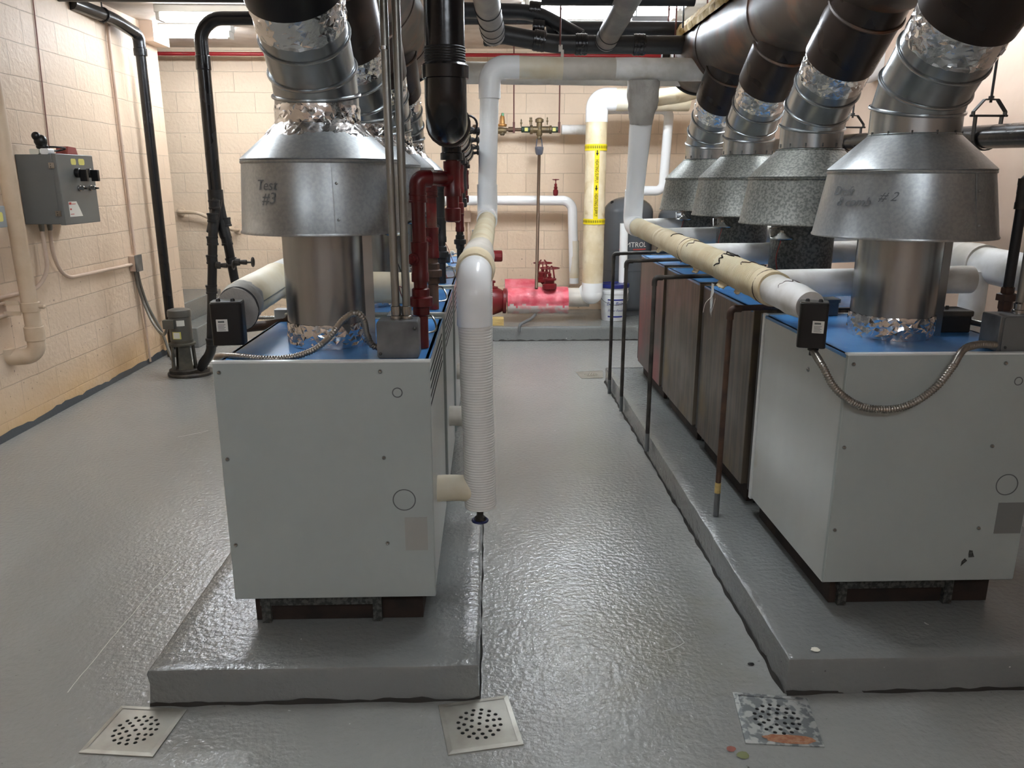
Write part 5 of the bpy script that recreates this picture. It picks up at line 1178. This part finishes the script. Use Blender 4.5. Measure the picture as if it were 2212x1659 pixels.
# yellow banded supply pipe
YS = 8.15
xs, zb_ = (1.085, 8.15, 0.418)[0], (1.085, 8.15, 0.418)[2]
zt_ = (1.034, 8.15, 2.377)[2]
RS = .108
t = thing('heating_supply_pipe', 'thick lagged vertical pipe with the yellow HEATING SUPPLY label', 'pipe', (xs, YS, zb_ - .1))
zs1, zs2 = (1.068, 8.042, 0.545)[2], (1.025, 8.042, 2.182)[2]
obj('jacket', M().tube([(xs, YS, zs1), (xs, YS, zs2)], RS, n=44, wr=.003, wf=12, step=.04), CANVAS, t, angle=80)
obj('lower_elbow', M().tube([(xs, YS, zs1 + .02), (xs, YS, zb_ + .02), (xs - .05, YS + .1, zb_ + .02)], RS * 1.02, n=44, bend=.1, k=10).ball((xs, YS, zb_ + .03), RS * 1.02, 28), PVC, t)
obj('upper_elbow', M().tube([(xs, YS, zs2 - .02), (xs, YS, zt_), ((1.269, 8.15, 2.378)[0], YS, zt_)], RS * 1.03, n=44, bend=.20, k=14), PVC, t)
obj('cross_jacket', M().tube([((1.251, 8.15, 2.378)[0], YS, zt_), (2.0, YS, zt_)], RS, n=36, wr=.002, step=.05), CREAM, t, angle=80)
lb = []
ya, yb_, yc, yd = [(1.031, 8.042, 1.951)[2], (1.033, 8.042, 1.89)[2], (1.05, 8.042, 1.222)[2], (1.052, 8.042, 1.167)[2]]
for (z1, z0) in ((ya, yb_), (yc, yd)):
    mm = M(); patch_wrap(mm, (xs, YS), RS + .004, -PI * .9, PI * .9, z0, z1, n=48); b_ = obj('yellow_band', mm, YELLOW, t)
    mm = M(); h_ = z1 - z0; zc_ = (z0 + z1) / 2
    for k in range(-9, 10):
        a = k * .165; r_ = RS + .0062
        pts = [(a - .03, zc_ + h_ * .0), (a - .03, zc_ + h_ * .27), (a + .03, zc_ + h_ * .27), (a + .03, zc_ + h_ * .0), (a + .045, zc_ - h_ * .02), (a, zc_ - h_ * .3), (a - .045, zc_ - h_ * .02)]
        mm.add([(xs + r_ * math.sin(u_), YS - r_ * math.cos(u_), z_) for u_, z_ in pts], [tuple(range(7))])
    obj('arrow_marks', mm, INK, b_)
mm = M(); patch_wrap(mm, (xs, YS), RS + .004, -.22, .20, yc, yb_, n=10); st = obj('yellow_strip', mm, YELLOW, t)
mm = M()
text_wrap(mm, 'HEATING SUPPLY', .047, (xs, YS), RS + .006, -.01, 1.69, rot=True, sx=.62)
text_wrap(mm, 'HEATING SUPPLY', .047, (xs, YS), RS + .006, -.01, 1.36, rot=True, sx=.62)
for zc_ in (1.867, 1.528):
    r_ = RS + .007; pts = [(-.05, .025), (.05, .025), (.05, 0), (.13, 0), (0, -.03), (-.13, 0), (-.05, 0)]
    mm.add([(xs + r_ * math.sin(u_), YS - r_ * math.cos(u_), zc_ + z_) for u_, z_ in pts], [tuple(range(7))])
obj('lettering', mm, INK, st)
# white small loop pipe behind, with red valve
YB = 8.72
t = thing('insulated_loop_pipe', 'white lagged pipe along the back wall that bends down right of the red valve', 'pipe', (0.479, 8.72, 1.395))
obj('jacket', M().tube([(-.6, YB, (0.479, 8.72, 1.39)[2]), (0.915, 8.72, 1.389), (0.954, 8.72, 0.482)], .052, n=28, bend=.11, k=10, wr=.001), PVC, t)
obj('canvas_section', M().tube([(0.944, 8.72, 0.955), (0.952, 8.72, 0.545)], .0545, n=28, wr=.002, step=.03), CREAM, t, angle=80)
def gate_valve(label, c, s, m=REDV, wheel_r=.06, group=None):
    t = thing('gate_valve', label, 'valve', c, group); x, y, z = c
    obj('bonnet', M().lathe([(.001, -.02 * s), (.04 * s, .02 * s), (.045 * s, .05 * s), (.045 * s, .10 * s), (.026 * s, .12 * s), (.032 * s, .14 * s), (.032 * s, .16 * s), (.02 * s, .17 * s), (.024 * s, .185 * s), (.024 * s, .21 * s), (.009 * s, .22 * s), (.008 * s, .29 * s)], c, n=16), m, t)
    mm = M().ring((x, y, z + .285 * s), (0, 0, 1), wheel_r, .007 * s, n=28, m=8)
    for k in range(4): a = k * PI / 2 + .4; mm.tube([(x, y, z + .275 * s), (x + wheel_r * math.cos(a), y + wheel_r * math.sin(a), z + .285 * s)], .006 * s, n=6)
    mm.lathe([(.012 * s, .265 * s), (.012 * s, .295 * s)], c, n=10)
    obj('handwheel', mm, m, t)
gate_valve('small dark red valve standing on the white back wall pipe', (0.732, 8.72, 1.434), .62, wheel_r=.033)
# rods and backflow preventer
YR = 8.75
for q, lb in (((0.277, 8.75, 2.185), 'thin rusty rod holding the brass backflow assembly, left'), ((0.763, 8.75, 2.186), 'thin rusty rod holding the brass backflow assembly, right')):
    t = thing('hanger_rod', lb, 'rod', q, 'rods of the backflow assembly')
    obj('rod', M().lathe([(.007, 0), (.007, CEIL_Z - q[2])], (q[0], YR, q[2]), n=8), RODM, t)
    obj('clamp', M().box((q[0] - .011, YR - .02, q[2] - .09), (q[0] + .011, YR + .02, q[2] + .02)), RODM, t)
zp = (0.476, 8.75, 2.128)[2]
t = thing('backflow_preventer', 'old bronze backflow preventer with green shut-off valves on the back wall piping', 'valve', (0.55, YR, zp))
obj('body', M().lathe([(.03, 0), (.048, .005), (.048, .03), (.035, .035), (.035, .12), (.045, .125), (.035, .13), (.035, .21), (.044, .215), (.044, .235), (.03, .24)], (0.446, YR, zp), (1, 0, 0), n=20), BRONZE, t)
obj('center_cap', M().lathe([(.03, 0), (.03, .07), (.045, .075), (.045, .105), (.02, .12), (.001, .122)], (0.55, YR - .01, zp), n=16), BRONZE, t)
obj('relief_port', M().lathe([(.03, 0), (.034, -.05), (.022, -.07), (.024, -.09), (.018, -.10)], (0.55, YR - .01, zp), n=16), BRONZE, t)
obj('air_gap', M().tube([(0.55 - .024, YR - .01, zp - .095), (0.55 - .035, YR - .01, zp - .19)], .006, n=8).tube([(0.55 + .024, YR - .01, zp - .095), (0.55 + .035, YR - .01, zp - .19)], .006, n=8).lathe([(.03, -.26), (.04, -.24), (.046, -.20), (.046, -.18), (.035, -.175)], (0.55, YR - .01, zp), n=20), mat('slate_plastic', (92, 94, 104), rough=.4), t)
for vx in (0.356, 0.655):
    v = obj('shutoff_valve', M().lathe([(.026, 0), (.032, .005), (.032, .09), (.026, .095)], (vx, YR, zp), (1, 0, 0), n=12), GREENV, t)
    obj('tag', M().box((vx + .035, YR - .034, zp - .018), (vx + .07, YR - .032, zp + .018)), YELLOWS, v)
for vx, dz in ((0.356, .05), (0.451, .07), (0.466, .07), (0.635, .07)):
    obj('test_cock', M().lathe([(.006, 0), (.006, .025), (.011, .03), (.011, .045), (.005, .05), (.008, .065), (.001, .08)], (vx, YR, zp + dz - .02), n=10), BRONZE, t)
obj('pipe', M().tube([(-0.209, YR, zp), (0.764, YR, zp)], .017, n=14), COPPER, t)
obj('fittings', M().lathe([(.028, 0), (.028, .05)], (0.217, YR, zp), (1, 0, 0), n=12).lathe([(.03, 0), (.03, .03), (.05, .04), (.05, .07)], (-0.199, YR, zp), (1, 0, 0), n=14), COPPER, t)
t = thing('pressure_regulator', 'pressure regulator with orange bell top, left end of the backflow assembly', 'valve', (0.153, YR, zp))
obj('body', M().lathe([(.03, 0), (.035, .004), (.035, .06), (.028, .1), (.03, .11)], (0.088, YR, zp - .01), (1, 0, 0), n=16).lathe([(.028, 0), (.028, -.05), (.02, -.06)], (0.153, YR, zp), n=12), BRONZE, t)
obj('bell', M().lathe([(.04, .03), (.048, .04), (.048, .055), (.03, .06), (.024, .13), (.012, .15), (.008, .17)], (0.153, YR, zp), n=20), mat('orange_bronze', (176, 128, 72), rough=.4, metal=.5), t)
obj('green_tag', M().ball((0.158, YR - .01, zp + .15), .018, 12, sq=(.8, .6, 1.2)), mat('verdigris', (110, 170, 130), rough=.6), t)
o = obj('lagged_stub', M().lathe([(.05, 0), (.05, .32)], (0.789, YR, zp), (1, 0, 0), n=24), PAPER); tag(o, 'short white lagged stub right of the backflow preventer', 'pipe')
qd = (0.552, 8.75, 1.89); qe = (0.486, 8.05, 0.522)
o = obj('relief_drain_pipe', M().tube([(0.55, YR - .01, zp - .25), (0.512, 8.3, 0.986), (qe[0], 8.0, qe[2])], .0165, n=14), COPPER); tag(o, 'brown drop pipe leaning from the backflow preventer down to the pink wrapped body', 'pipe')
# ================================================================ WRAPPED PUMP ASSEMBLY ON THE PLINTH
YP = 8.2
a = (0.192, 8.2, 0.385); b = (0.831, 8.2, 0.382)
t = thing('wrapped_strainer', 'pink and white wrapped valve bodies lying on the back plinth', 'wrapped valve', ((a[0] + b[0]) / 2, YP, .16))
RP = .135
zc_ = a[2] - .01
def body(x0, x1, y, zc, r, mtop, mbot, seed, par):
    m = M(); n = 40; st_ = 30; vs = []; fs = []; mi = []
    for i in range(st_ + 1):
        x = x0 + (x1 - x0) * i / st_
        for k in range(n):
            an = 2 * PI * k / n; 
            ca, sa = math.cos(an), math.sin(an)
            sq = (abs(ca) ** 4 + abs(sa) ** 4) ** -.25 if sa < 0 else 1 + .06 * abs(ca) ** 2
            rr = r * min(sq, 1.12) + .008 * noise.noise(Vector((x * 7, ca * 2, sa * 2 + seed))) + .004 * noise.noise(Vector((x * 20, ca * 5, sa * 5 + seed)))
            vs.append((x, y + rr * ca, zc + rr * sa))
    for i in range(st_):
        for k in range(n):
            fs.append((i * n + k, i * n + (k + 1) % n, (i + 1) * n + (k + 1) % n, (i + 1) * n + k))
            sa = math.sin(2 * PI * (k + .5) / n); thr = -.28 + .3 * noise.noise(Vector((i * .35, seed, 0)))
            mi.append(0 if sa > thr else 1)
    fs += [tuple(range(n))[::-1], tuple(range(st_ * n, (st_ + 1) * n))]; mi += [1, 1]
    m.v, m.f, m.mi = vs, fs, mi
    return obj('wrapped_body', m, [mtop, mbot], par, angle=80)
body(a[0], b[0], YP, zc_, RP, PINKW, PINKWL, 1, t)
body(a[0] - .02, (0.528, 8.55, 0.363)[0], 8.56, zc_ + .05, RP * .95, PINKW, PINKWL, 5, t)
# red flanges left
t = thing('circulator_body', 'dark red cast pump casing left of the pink wrapped body', 'pump', (a[0] - .15, YP, .16))
x = a[0] - .01
obj('casing', M().lathe([(.02, 0), (.128, .002), (.132, .01), (.132, .035), (.11, .04), (.125, .07), (.15, .13), (.158, .22), (.12, .30)], (x, YP, zc_ - .01), (-1, 0, .03), n=32), REDV, t)
obj('top_flange', M().lathe([(.07, 0), (.07, .02), (.03, .03), (.03, .06), (.045, .065), (.045, .085)], (x - .16, YP, zc_ + .12), n=20), REDV, t)
mm = M()
for k in range(8): aa = k * PI / 4; mm.lathe([(.012, 0), (.012, .014)], (x + .012, YP + .1 * math.cos(aa), zc_ - .01 + .1 * math.sin(aa)), (1, 0, 0), n=6)
obj('flange_bolts', mm, IRON_M, t)
o = obj('wood_block', M().box(((-0.001, 8, 0.202)[0], 7.95, .146), ((0.148, 8, 0.202)[0], 8.1, .215)), WOOD); tag(o, 'pine block under the dark red pump casing', 'wood block')
o = obj('red_motor', M().lathe([(.055, 0), (.06, .01), (.06, .10), (.05, .11)], ((0.033, 8.3, 0.828)[0], 8.3, (0.033, 8.3, 0.828)[2]), (1, 0, 0), n=10).lathe([(.02, -.9), (.02, .05)], ((0.009, 8.3, 0.828)[0], 8.32, (0.033, 8.3, 0.828)[2]), n=10), REDV); tag(o, 'red box-shaped motor end beside the lagged elbow, above the red casing', 'motor')
# red gate valves with handwheels
gate_valve('rear dark red gate valve with large handwheel above the pink wrap', (0.586, 8.52, 0.509), .78, wheel_r=.10, group='red gate valves')
gate_valve('front dark red gate valve with large handwheel, right of the brown drop pipe', (0.631, 8.12, 0.502), .76, wheel_r=.10, group='red gate valves')
for c in ((0.585, 8.52, 0.545), (0.631, 8.12, 0.522)):
    t = thing('valve_yoke', 'red flanged yoke under the %s handwheel' % ('rear' if c[1] > 8.3 else 'front'), 'valve flange', c)
    mm = M().lathe([(.07, -.02), (.075, -.015), (.075, .03), (.068, .035), (.05, .036), (.05, .07), (.07, .072), (.07, .09), (.03, .092)], c, n=24)
    obj('flange', mm, REDV, t)
    mm = M()
    for s in (-1, 1): mm.tube([(c[0] + s * .05, c[1], c[2] + .09), (c[0] + s * .035, c[1], c[2] + .2), (c[0] + s * .015, c[1], c[2] + .22)], .008, n=8)
    obj('yoke_arms', mm, REDV, t)
# lagged pipe from pink body to heating supply elbow, drain elbow
o = obj('lagged_link_pipe', M().tube([(b[0] - .02, YP + .05, zc_ + .02), (xs - .02, YP + .03, zc_ + .02)], .10, n=30, wr=.004, wf=10, step=.03), GREYWRAP, angle=80); tag(o, 'dirty tan lagged link between the pink body and the HEATING SUPPLY pipe', 'pipe')
o = obj('drain_elbow_pipe', M().tube([(0.482, 8.1, 0.232), (0.436, 7.98, 0.213), ((0.306, 7.84, 0.133)[0], 7.85, .17), ((0.306, 7.84, 0.133)[0], 7.845, .10)], .016, n=14, bend=.03), GREYPAINT); tag(o, 'small bent drain pipe coming over the edge of the back plinth', 'pipe')
# expansion tanks
def tank(cx, cy, r, zt, label, logo):
    t = thing('expansion_tank', label, 'tank', (cx, cy, .145), 'grey expansion tanks')
    z0 = .20
    prof = [(r * .8, .147), (r * .8, .2), (r * .9, .21), (r, .26)]
    prof += [(r, zt - r * .62)]
    for k in range(1, 9): a_ = k / 8 * PI / 2; prof.append((max(.001, r * math.cos(a_)), zt - r * .62 + r * .62 * math.sin(a_)))
    obj('tank_shell', M().lathe(prof, (cx, cy, 0), n=56), TANKG, t, angle=50)
    sh = t.children[-1]
    obj('weld_seam', M().ring((cx, cy, (1.468, 8.45, 0.87)[2]), (0, 0, 1), r, .003, n=56, m=6).ring((cx, cy, (1.477, 8.45, 0.646)[2]), (0, 0, 1), r, .005, n=56, m=6), TANKG, t)
    obj('air_valve', M().lathe([(.03, 0), (.03, .02), (.018, .03)], (cx + .0, cy, zt - .004), n=14).lathe([(.02, 0), (.02, .02), (.01, .03)], (cx - r * .72, cy - r * .3, zt - r * .28), n=10), BLACKP, t)
    if logo:
        mm = M(); text_wrap(mm, 'AMTROL', .075, (cx, cy), r, -.0 + logo, (1.466, 8.45, 0.929)[2] - .002); obj('logo_lettering', mm, PAPERL, sh)
        mm = M(); z_ = (1.467, 8.45, 0.895)[2]; r_ = r + .0015
        patch_wrap(mm, (cx, cy), r, -.05 + logo, .55 + logo, z_ - .022, z_ - .010, n=10)
        for w0 in (-.62, -.5):
            pts = [(w0, z_ - .022), (w0 + .05, z_ - .022), (w0 + .16, z_ + .07), (w0 + .12, z_ + .07)]
            mm.add([(cx + r_ * math.sin(u_ + logo), cy - r_ * math.cos(u_ + logo), q_) for u_, q_ in pts], [(0, 1, 2, 3)])
        obj('logo_mark', mm, REDL, sh)
    return t
tk = (1.537, 8.72, 0.543); zt1 = (1.494, 8.72, 1.433)[2]
tank(tk[0], 8.72, .27, zt1, 'grey expansion tank with the AMTROL logo behind the white bucket', .12)
tk2 = (2.032, 8.6, 0.555)
tank(tk2[0] + .10, 8.70, .26, zt1 - .06, 'second grey expansion tank, half hidden behind the rear right boiler', 0)
o = obj('white_drop_pipe', M().tube([((1.453, 8.4, 0.781)[0], 8.40, .146), ((1.441, 8.4, 1.123)[0], 8.40, 1.16)], .045, n=26), PVC); tag(o, 'narrow white lagged pipe in front of the expansion tank', 'pipe')
# bucket
bc = (1.338, 8.169, 0.146); bcx, bcy = bc[0], bc[1] + .11
t = thing('bucket', 'white plastic bucket with navy lid and floor finish label on the back plinth', 'bucket', (bcx, bcy, .146))
hb = .37
obj('pail', M().lathe([(.125, 0), (.128, .004), (.146, hb - .085), (.146, hb - .08), (.152, hb - .078), (.152, hb - .055), (.149, hb - .053), (.150, hb - .01), (.145, hb)], (bcx, bcy, .147), n=44), BUCKET, t)
pl = t.children[-1]
obj('lid', M().lathe([(.157, -.018), (.160, -.015), (.160, .012), (.155, .022), (.135, .022), (.133, .014), (.03, .016), (.028, .022), (.001, .023)], (bcx, bcy, .147 + hb), n=44), NAVY, t)
obj('bail_handle', M().tube(spline([(bcx - .155, bcy, .147 + hb - .06), (bcx - .13, bcy - .10, .147 + hb - .15), (bcx, bcy - .165, .147 + hb - .19), (bcx + .13, bcy - .10, .147 + hb - .15), (bcx + .155, bcy, .147 + hb - .06)], 8), .004, n=8), CONDUIT, t)
Rb_ = lambda z: .128 + .018 * (z - .147) / .285
mm = M(); patch_wrap(mm, (bcx, bcy), .142, -.62, .62, .21, .36, n=14); 
mm = M()
for (z1, z0) in ((.385, .37), (.205, .19)): patch_wrap(mm, (bcx, bcy), Rb_(z0) + .0015, -.62, .62, z0, z1, n=12)
obj('label_bands', mm, BLUEL, pl)
mm = M()
for k in range(9): z_ = .215 + k * .0175; patch_wrap(mm, (bcx, bcy), Rb_(z_) + .001, -.6, .6, z_, z_ + .0015, n=10)
obj('label_grid', mm, PANELL, pl)
mm = M(); text_wrap(mm, 'Ber Brite', .055, (bcx, bcy), Rb_, 0, .335, shear=.25, eps=.003); text_wrap(mm, 'Floor Finish', .036, (bcx, bcy), Rb_, .02, .262, shear=.25, eps=.003); obj('label_lettering', mm, BLUEL, pl)
# white back right loop pipes
t = thing('insulated_bypass_pipe', 'white lagged pipe looping down the back wall between the tanks', 'pipe', (1.864, 8.5, 2.023))
obj('jacket', M().tube([(1.182, 8.5, 2.316), (1.888, 8.5, 2.318), (1.861, 8.5, 1.495), (1.627, 8.5, 1.495)], .05, n=26, bend=.08, k=8), PVC, t)
o = obj('canvas_elbow_pipe', M().tube([(1.319, 6.6, 2.241), (1.55, 6.6, 2.267), (1.761, 6.7, 2.331), (2.94, 6.7, 2.3)], .065, n=26, wr=.004, wf=10, step=.03, bend=.08), CANVAS, angle=80); tag(o, 'cream wrapped pipe end under the rear of the brown flue header', 'pipe')
o = obj('white_elbow_pipe', M().tube([(2.934, 6.2, 2.766), (2.96, 6.2, 2.412), (2.785, 6.2, 2.385), (2.256, 6.2, 2.377)], .085, n=30, bend=.14, k=10), PVC); tag(o, 'glossy white elbow seen between the brown flue branches on the right', 'pipe')
# painted conduits / box on the back wall left of centre
t = thing('wall_junction_box', 'pink painted junction box on the back wall behind the lagged elbow', 'electrical box', (-0.273, 8.95, 1.217))
q0 = (-0.321, 8.93, 1.147); q1 = (-0.199, 8.93, 1.274)
obj('box_body', M().box((q0[0], 8.93, q0[2]), (q1[0], 8.999, q1[2])), PINKP, t, bevel=.004)
obj('conduit', M().tube([(q0[0] + .04, 8.96, q0[2]), (q0[0] + .04, 8.96, .5)], .012, n=10).tube([(q1[0] - .03, 8.96, q0[2]), (q1[0] - .03, 8.96, .5)], .012, n=10).tube([(q0[0] + .07, 8.96, q1[2]), (q0[0] + .07, 8.96, CEIL_Z)], .010, n=10), PINKP, t)
# ================================================================ RIGHT WALL PIPE WITH CLEVIS HANGERS
XR = 2.62
za_, zb2 = (2.62, 3.912, 1.815)[2], (2.62, 5.789, 1.865)[2]
ya_, yb2 = (2.62, 3.912, 1.815)[1], (2.62, 5.789, 1.865)[1]
sl = (zb2 - za_) / (yb2 - ya_)
zz = lambda y: za_ + sl * (y - ya_)
t = thing('black_side_pipe', 'black pipe along the right wall hung from clevis hangers', 'pipe', (XR, 4, zz(4)))
obj('pipe', M().tube([(XR, 1.5, zz(1.5)), (XR, 8.9, zz(8.9))], .06, n=26), IRON, t)
obj('coupling', M().lathe([(.063, 0), (.068, .005), (.068, .1), (.063, .105)], (XR, 4.7, zz(4.7)), (0, 1, 0), n=24), IRON_M, t)
for (y, lb) in (((2.62, 4.218, 1.917)[1], 'larger black clevis hanger at the right, on the black side pipe'), ((2.62, 5.818, 1.924)[1], 'smaller black clevis hanger between the right flues')):
    t = thing('clevis_hanger', lb, 'hanger', (XR, y, zz(y) + .09), 'clevis hangers')
    z = zz(y)
    mm = M()
    def strap(pts, w_=.028):
        for p, q in zip(pts, pts[1:]):
            p, q = Vector(p), Vector(q); d = (q - p).normalized(); nrm = Vector((-d.z, 0, d.x)) * .003
            mm.add([p + nrm + Vector((0, -w_ / 2, 0)), q + nrm + Vector((0, -w_ / 2, 0)), q - nrm + Vector((0, -w_ / 2, 0)), p - nrm + Vector((0, -w_ / 2, 0)), p + nrm + Vector((0, w_ / 2, 0)), q + nrm + Vector((0, w_ / 2, 0)), q - nrm + Vector((0, w_ / 2, 0)), p - nrm + Vector((0, w_ / 2, 0))], [(0, 1, 2, 3), (4, 5, 6, 7), (0, 1, 5, 4), (2, 3, 7, 6), (1, 2, 6, 5), (0, 3, 7, 4)])
    strap([(XR - .085, y, z + .10), (XR - .085, y, z + .125), (XR - .035, y, z + .185), (XR + .035, y, z + .185), (XR + .085, y, z + .125), (XR + .085, y, z + .10)])
    obj('yoke', mm, IRON_M, t)
    mm = M(); pts = [(XR + .068 * math.cos(a_), y, z + .068 * math.sin(a_)) for a_ in [PI * (1 + k / 12) for k in range(13)]]
    strap([(XR - .07, y, z + .10)] + pts + [(XR + .07, y, z + .10)]); obj('loop', mm, IRON_M, t)
    obj('cross_bolt', M().lathe([(.006, -.1), (.006, .1)], (XR, y, z + .105), (1, 0, 0), n=8), IRON_M, t)
    obj('rod', M().lathe([(.007, 0), (.007, CEIL_Z - z - .17)], (XR, y, z + .17), n=8), IRON_M, t)
    obj('nut', M().lathe([(.014, 0), (.014, .012)], (XR, y, z + .19), n=6), IRON_M, t)
# ================================================================ FLOOR DRAIN COVERS
def drain(corners, label, m_, rust=False, ring_n=(4, 10, 16, 20)):
    C_ = [Vector((x, y, .004)) for x, y in corners]   # order: near-left, near-right, far-right, far-left
    ctr = sum(C_, Vector()) / 4
    t = thing('floor_drain_cover', label, 'drain cover', (ctr.x, ctr.y, 0), 'floor drain covers')
    bm = bmesh.new()
    e = []
    def loop(pts):
        vs = [bm.verts.new(p) for p in pts]; ed = [bm.edges.new((vs[i], vs[(i + 1) % len(vs)])) for i in range(len(vs))]; return vs, ed
    vo, eo = loop(C_); e += eo
    s_ = min((C_[1] - C_[0]).length, (C_[3] - C_[0]).length); u = (C_[1] - C_[0] + C_[2] - C_[3]).normalized(); v_ = (C_[3] - C_[0] + C_[2] - C_[1]).normalized()
    holes = []
    rad = s_ * .29; hr = s_ * .029
    for (R_, n_) in ((rad, 16), (rad * .72, 11), (rad * .42, 6)):
        for k in range(n_): a_ = 2 * PI * (k + .3) / n_; holes.append(ctr + u * R_ * math.cos(a_) + v_ * R_ * math.sin(a_))
    holes.append(ctr)
    hv = []
    for h_ in holes:
        vs_, ed = loop([h_ + u * hr * math.cos(2 * PI * k / 10) + v_ * hr * math.sin(2 * PI * k / 10) for k in range(10)]); e += ed; hv.append(vs_)
    bmesh.ops.triangle_fill(bm, use_beauty=True, use_dissolve=False, edges=e)
    # remove any face that closes a hole
    for f_ in [f_ for f_ in bm.faces if any((f_.calc_center_median() - h_).length < hr * .8 for h_ in holes)]: bm.faces.remove(f_)
    bm.verts.index_update(); m = M()
    vs = [v.co.copy() for v in bm.verts]; fs = [tuple(v.index for v in f_.verts) for f_ in bm.faces]
    m.add(vs, fs); bm.free()
    for vs_ in [C_]:
        o_ = [Vector((p.x, p.y, .0005)) for p in vs_]; m.add(vs_ + o_, [(i, (i + 1) % 4, 4 + (i + 1) % 4, 4 + i) for i in range(4)])
    for h_ in holes:
        rg = [h_ + u * hr * math.cos(2 * PI * k / 10) + v_ * hr * math.sin(2 * PI * k / 10) for k in range(10)]
        m.add(rg + [Vector((p.x, p.y, .0012)) for p in rg], [(k, (k + 1) % 10, 10 + (k + 1) % 10, 10 + k) for k in range(10)])
    obj('plate', m, m_, t, angle=30)
    pl_ = t.children[-1]
    obj('drain_hole_shade', M().add([ctr + u * rad * 1.15 * math.cos(2 * PI * k / 24) + v_ * rad * 1.15 * math.sin(2 * PI * k / 24) - Vector((0, 0, .0027)) for k in range(24)], [tuple(range(24))]), DARK, t)  # black disc over the solid floor stands for the shaded hole
    # raised rim
    mm = M()
    for i in range(4):
        a_, b_ = C_[i], C_[(i + 1) % 4]; ia = a_.lerp(ctr, .13); ib = b_.lerp(ctr, .13); dz = Vector((0, 0, .0012))
        mm.add([a_ + dz * .2, b_ + dz * .2, ib + dz * 1.2, ia + dz * 1.2], [(0, 1, 2, 3)])
    obj('rim', mm, m_, t, angle=20)
    if rust:
        n_ = 20; pts = []
        c0 = C_[0].lerp(C_[1], .60).lerp(ctr, .20)
        for k in range(n_):
            a_ = 2 * PI * k / n_; q = 1 + .25 * noise.noise(Vector((math.cos(a_) * 2, math.sin(a_) * 2, 1)))
            pts.append(c0 + u * s_ * .34 * q * math.cos(a_) + v_ * s_ * .085 * q * math.sin(a_) + Vector((0, 0, .0014)))
        obj('rust_patch', M().add(pts, [tuple(range(n_))]), RUSTF, t)
    return t
F = lambda *q: [P_[:2] for P_ in q]
drain(F((-1.194, 1.937, 0), (-0.973, 1.914, 0), (-0.952, 2.121, 0), (-1.165, 2.143, 0)), 'square metal floor drain cover at the bottom left, skewed', DRAIN)
drain(F((-0.128, 1.897, 0), (0.091, 1.934, 0), (0.049, 2.159, 0), (-0.17, 2.118, 0)), 'square metal floor drain cover at the bottom centre, beside the left pad corner', DRAIN)
drain(F((0.742, 1.92, 0), (0.967, 1.898, 0), (1.002, 2.117, 0), (0.775, 2.154, 0)), 'corroded floor drain cover with orange rust at the bottom right', DRAINR, rust=True)
drain(F((0.764, 6.272, 0), (0.948, 6.282, 0), (0.981, 6.543, 0), (0.742, 6.5, 0)), 'small looking floor drain cover far down the aisle by the right pad end', DRAIN)
# litter
for (c, s, m_, name, lb, cat, sd) in (
    ((1.048, 2.191, 0.128), .016, SCRAP, 'paper_scrap', 'pale crumpled scrap near the front corner of the right pad', 'scrap', 1),
    ((0.693, 1.899, 0.001), .015, mat('reddish_scrap', (150, 92, 80), rough=.7), 'dry_scrap', 'small reddish scrap on the floor left of the corroded drain cover', 'scrap', 2),
    ((0.718, 1.872, 0.001), .019, LEAFM, 'dry_leaf', 'small dry greenish leaf on the floor below the corroded drain cover', 'leaf', 3),
    ((0.884, 2.303, 0.001), .012, INK, 'dark_scrap', 'dark sliver on the floor left of the right pad corner', 'scrap', 4)):
    n_ = 9; c = Vector(c); vs = [c + Vector((s * (1 + .5 * noise.noise(Vector((math.cos(a_), math.sin(a_), sd)))) * math.cos(a_), s * .8 * math.sin(a_) * (1 + .5 * noise.noise(Vector((math.sin(a_), sd, 0)))), .001 + .004 * abs(noise.noise(Vector((a_, sd, 9)))))) for a_ in [2 * PI * k / n_ for k in range(n_)]]
    vs.append(c + Vector((0, 0, .007)))
    o = obj(name, M().add(vs, [(k, (k + 1) % n_, n_) for k in range(n_)] + [tuple(range(n_))[::-1]]), m_); tag(o, lb, cat)
# thin pale crack lines worn in the floor paint
mm = M()
for pts in ([(-1.371, 2.219, 0), (-1.373, 2.489, 0), (-1.364, 2.955, 0), (-1.355, 3.104, 0)], [(0.597, 2.386, 0), (0.655, 2.412, -0), (0.688, 2.44, 0), (0.68, 2.487, 0), (0.664, 2.524, 0)], [(-2.012, 4.827, 0), (-1.908, 4.909, 0), (-1.864, 4.957, -0)]):
    pp = resample([Vector(q) for q in pts], .02); vs = []; fs = []
    for i, q in enumerate(pp):
        d = (pp[min(i + 1, len(pp) - 1)] - pp[max(0, i - 1)]).normalized(); nrm = Vector((-d.y, d.x, 0)); w_ = .0012 + .0016 * abs(noise.noise(q * 14)); jt = nrm * .004 * noise.noise(q * 20)
        vs += [q + jt + nrm * w_ + Vector((0, 0, .0006)), q + jt - nrm * w_ + Vector((0, 0, .0006))]
    for i in range(len(pp) - 1): fs.append((2 * i, 2 * i + 1, 2 * i + 3, 2 * i + 2))
    mm.add(vs, fs)
o = struct('floor_crack', mm, mat('worn_pale_paint', (196, 194, 186), rough=.4), 'thin pale crack lines in the grey floor paint')
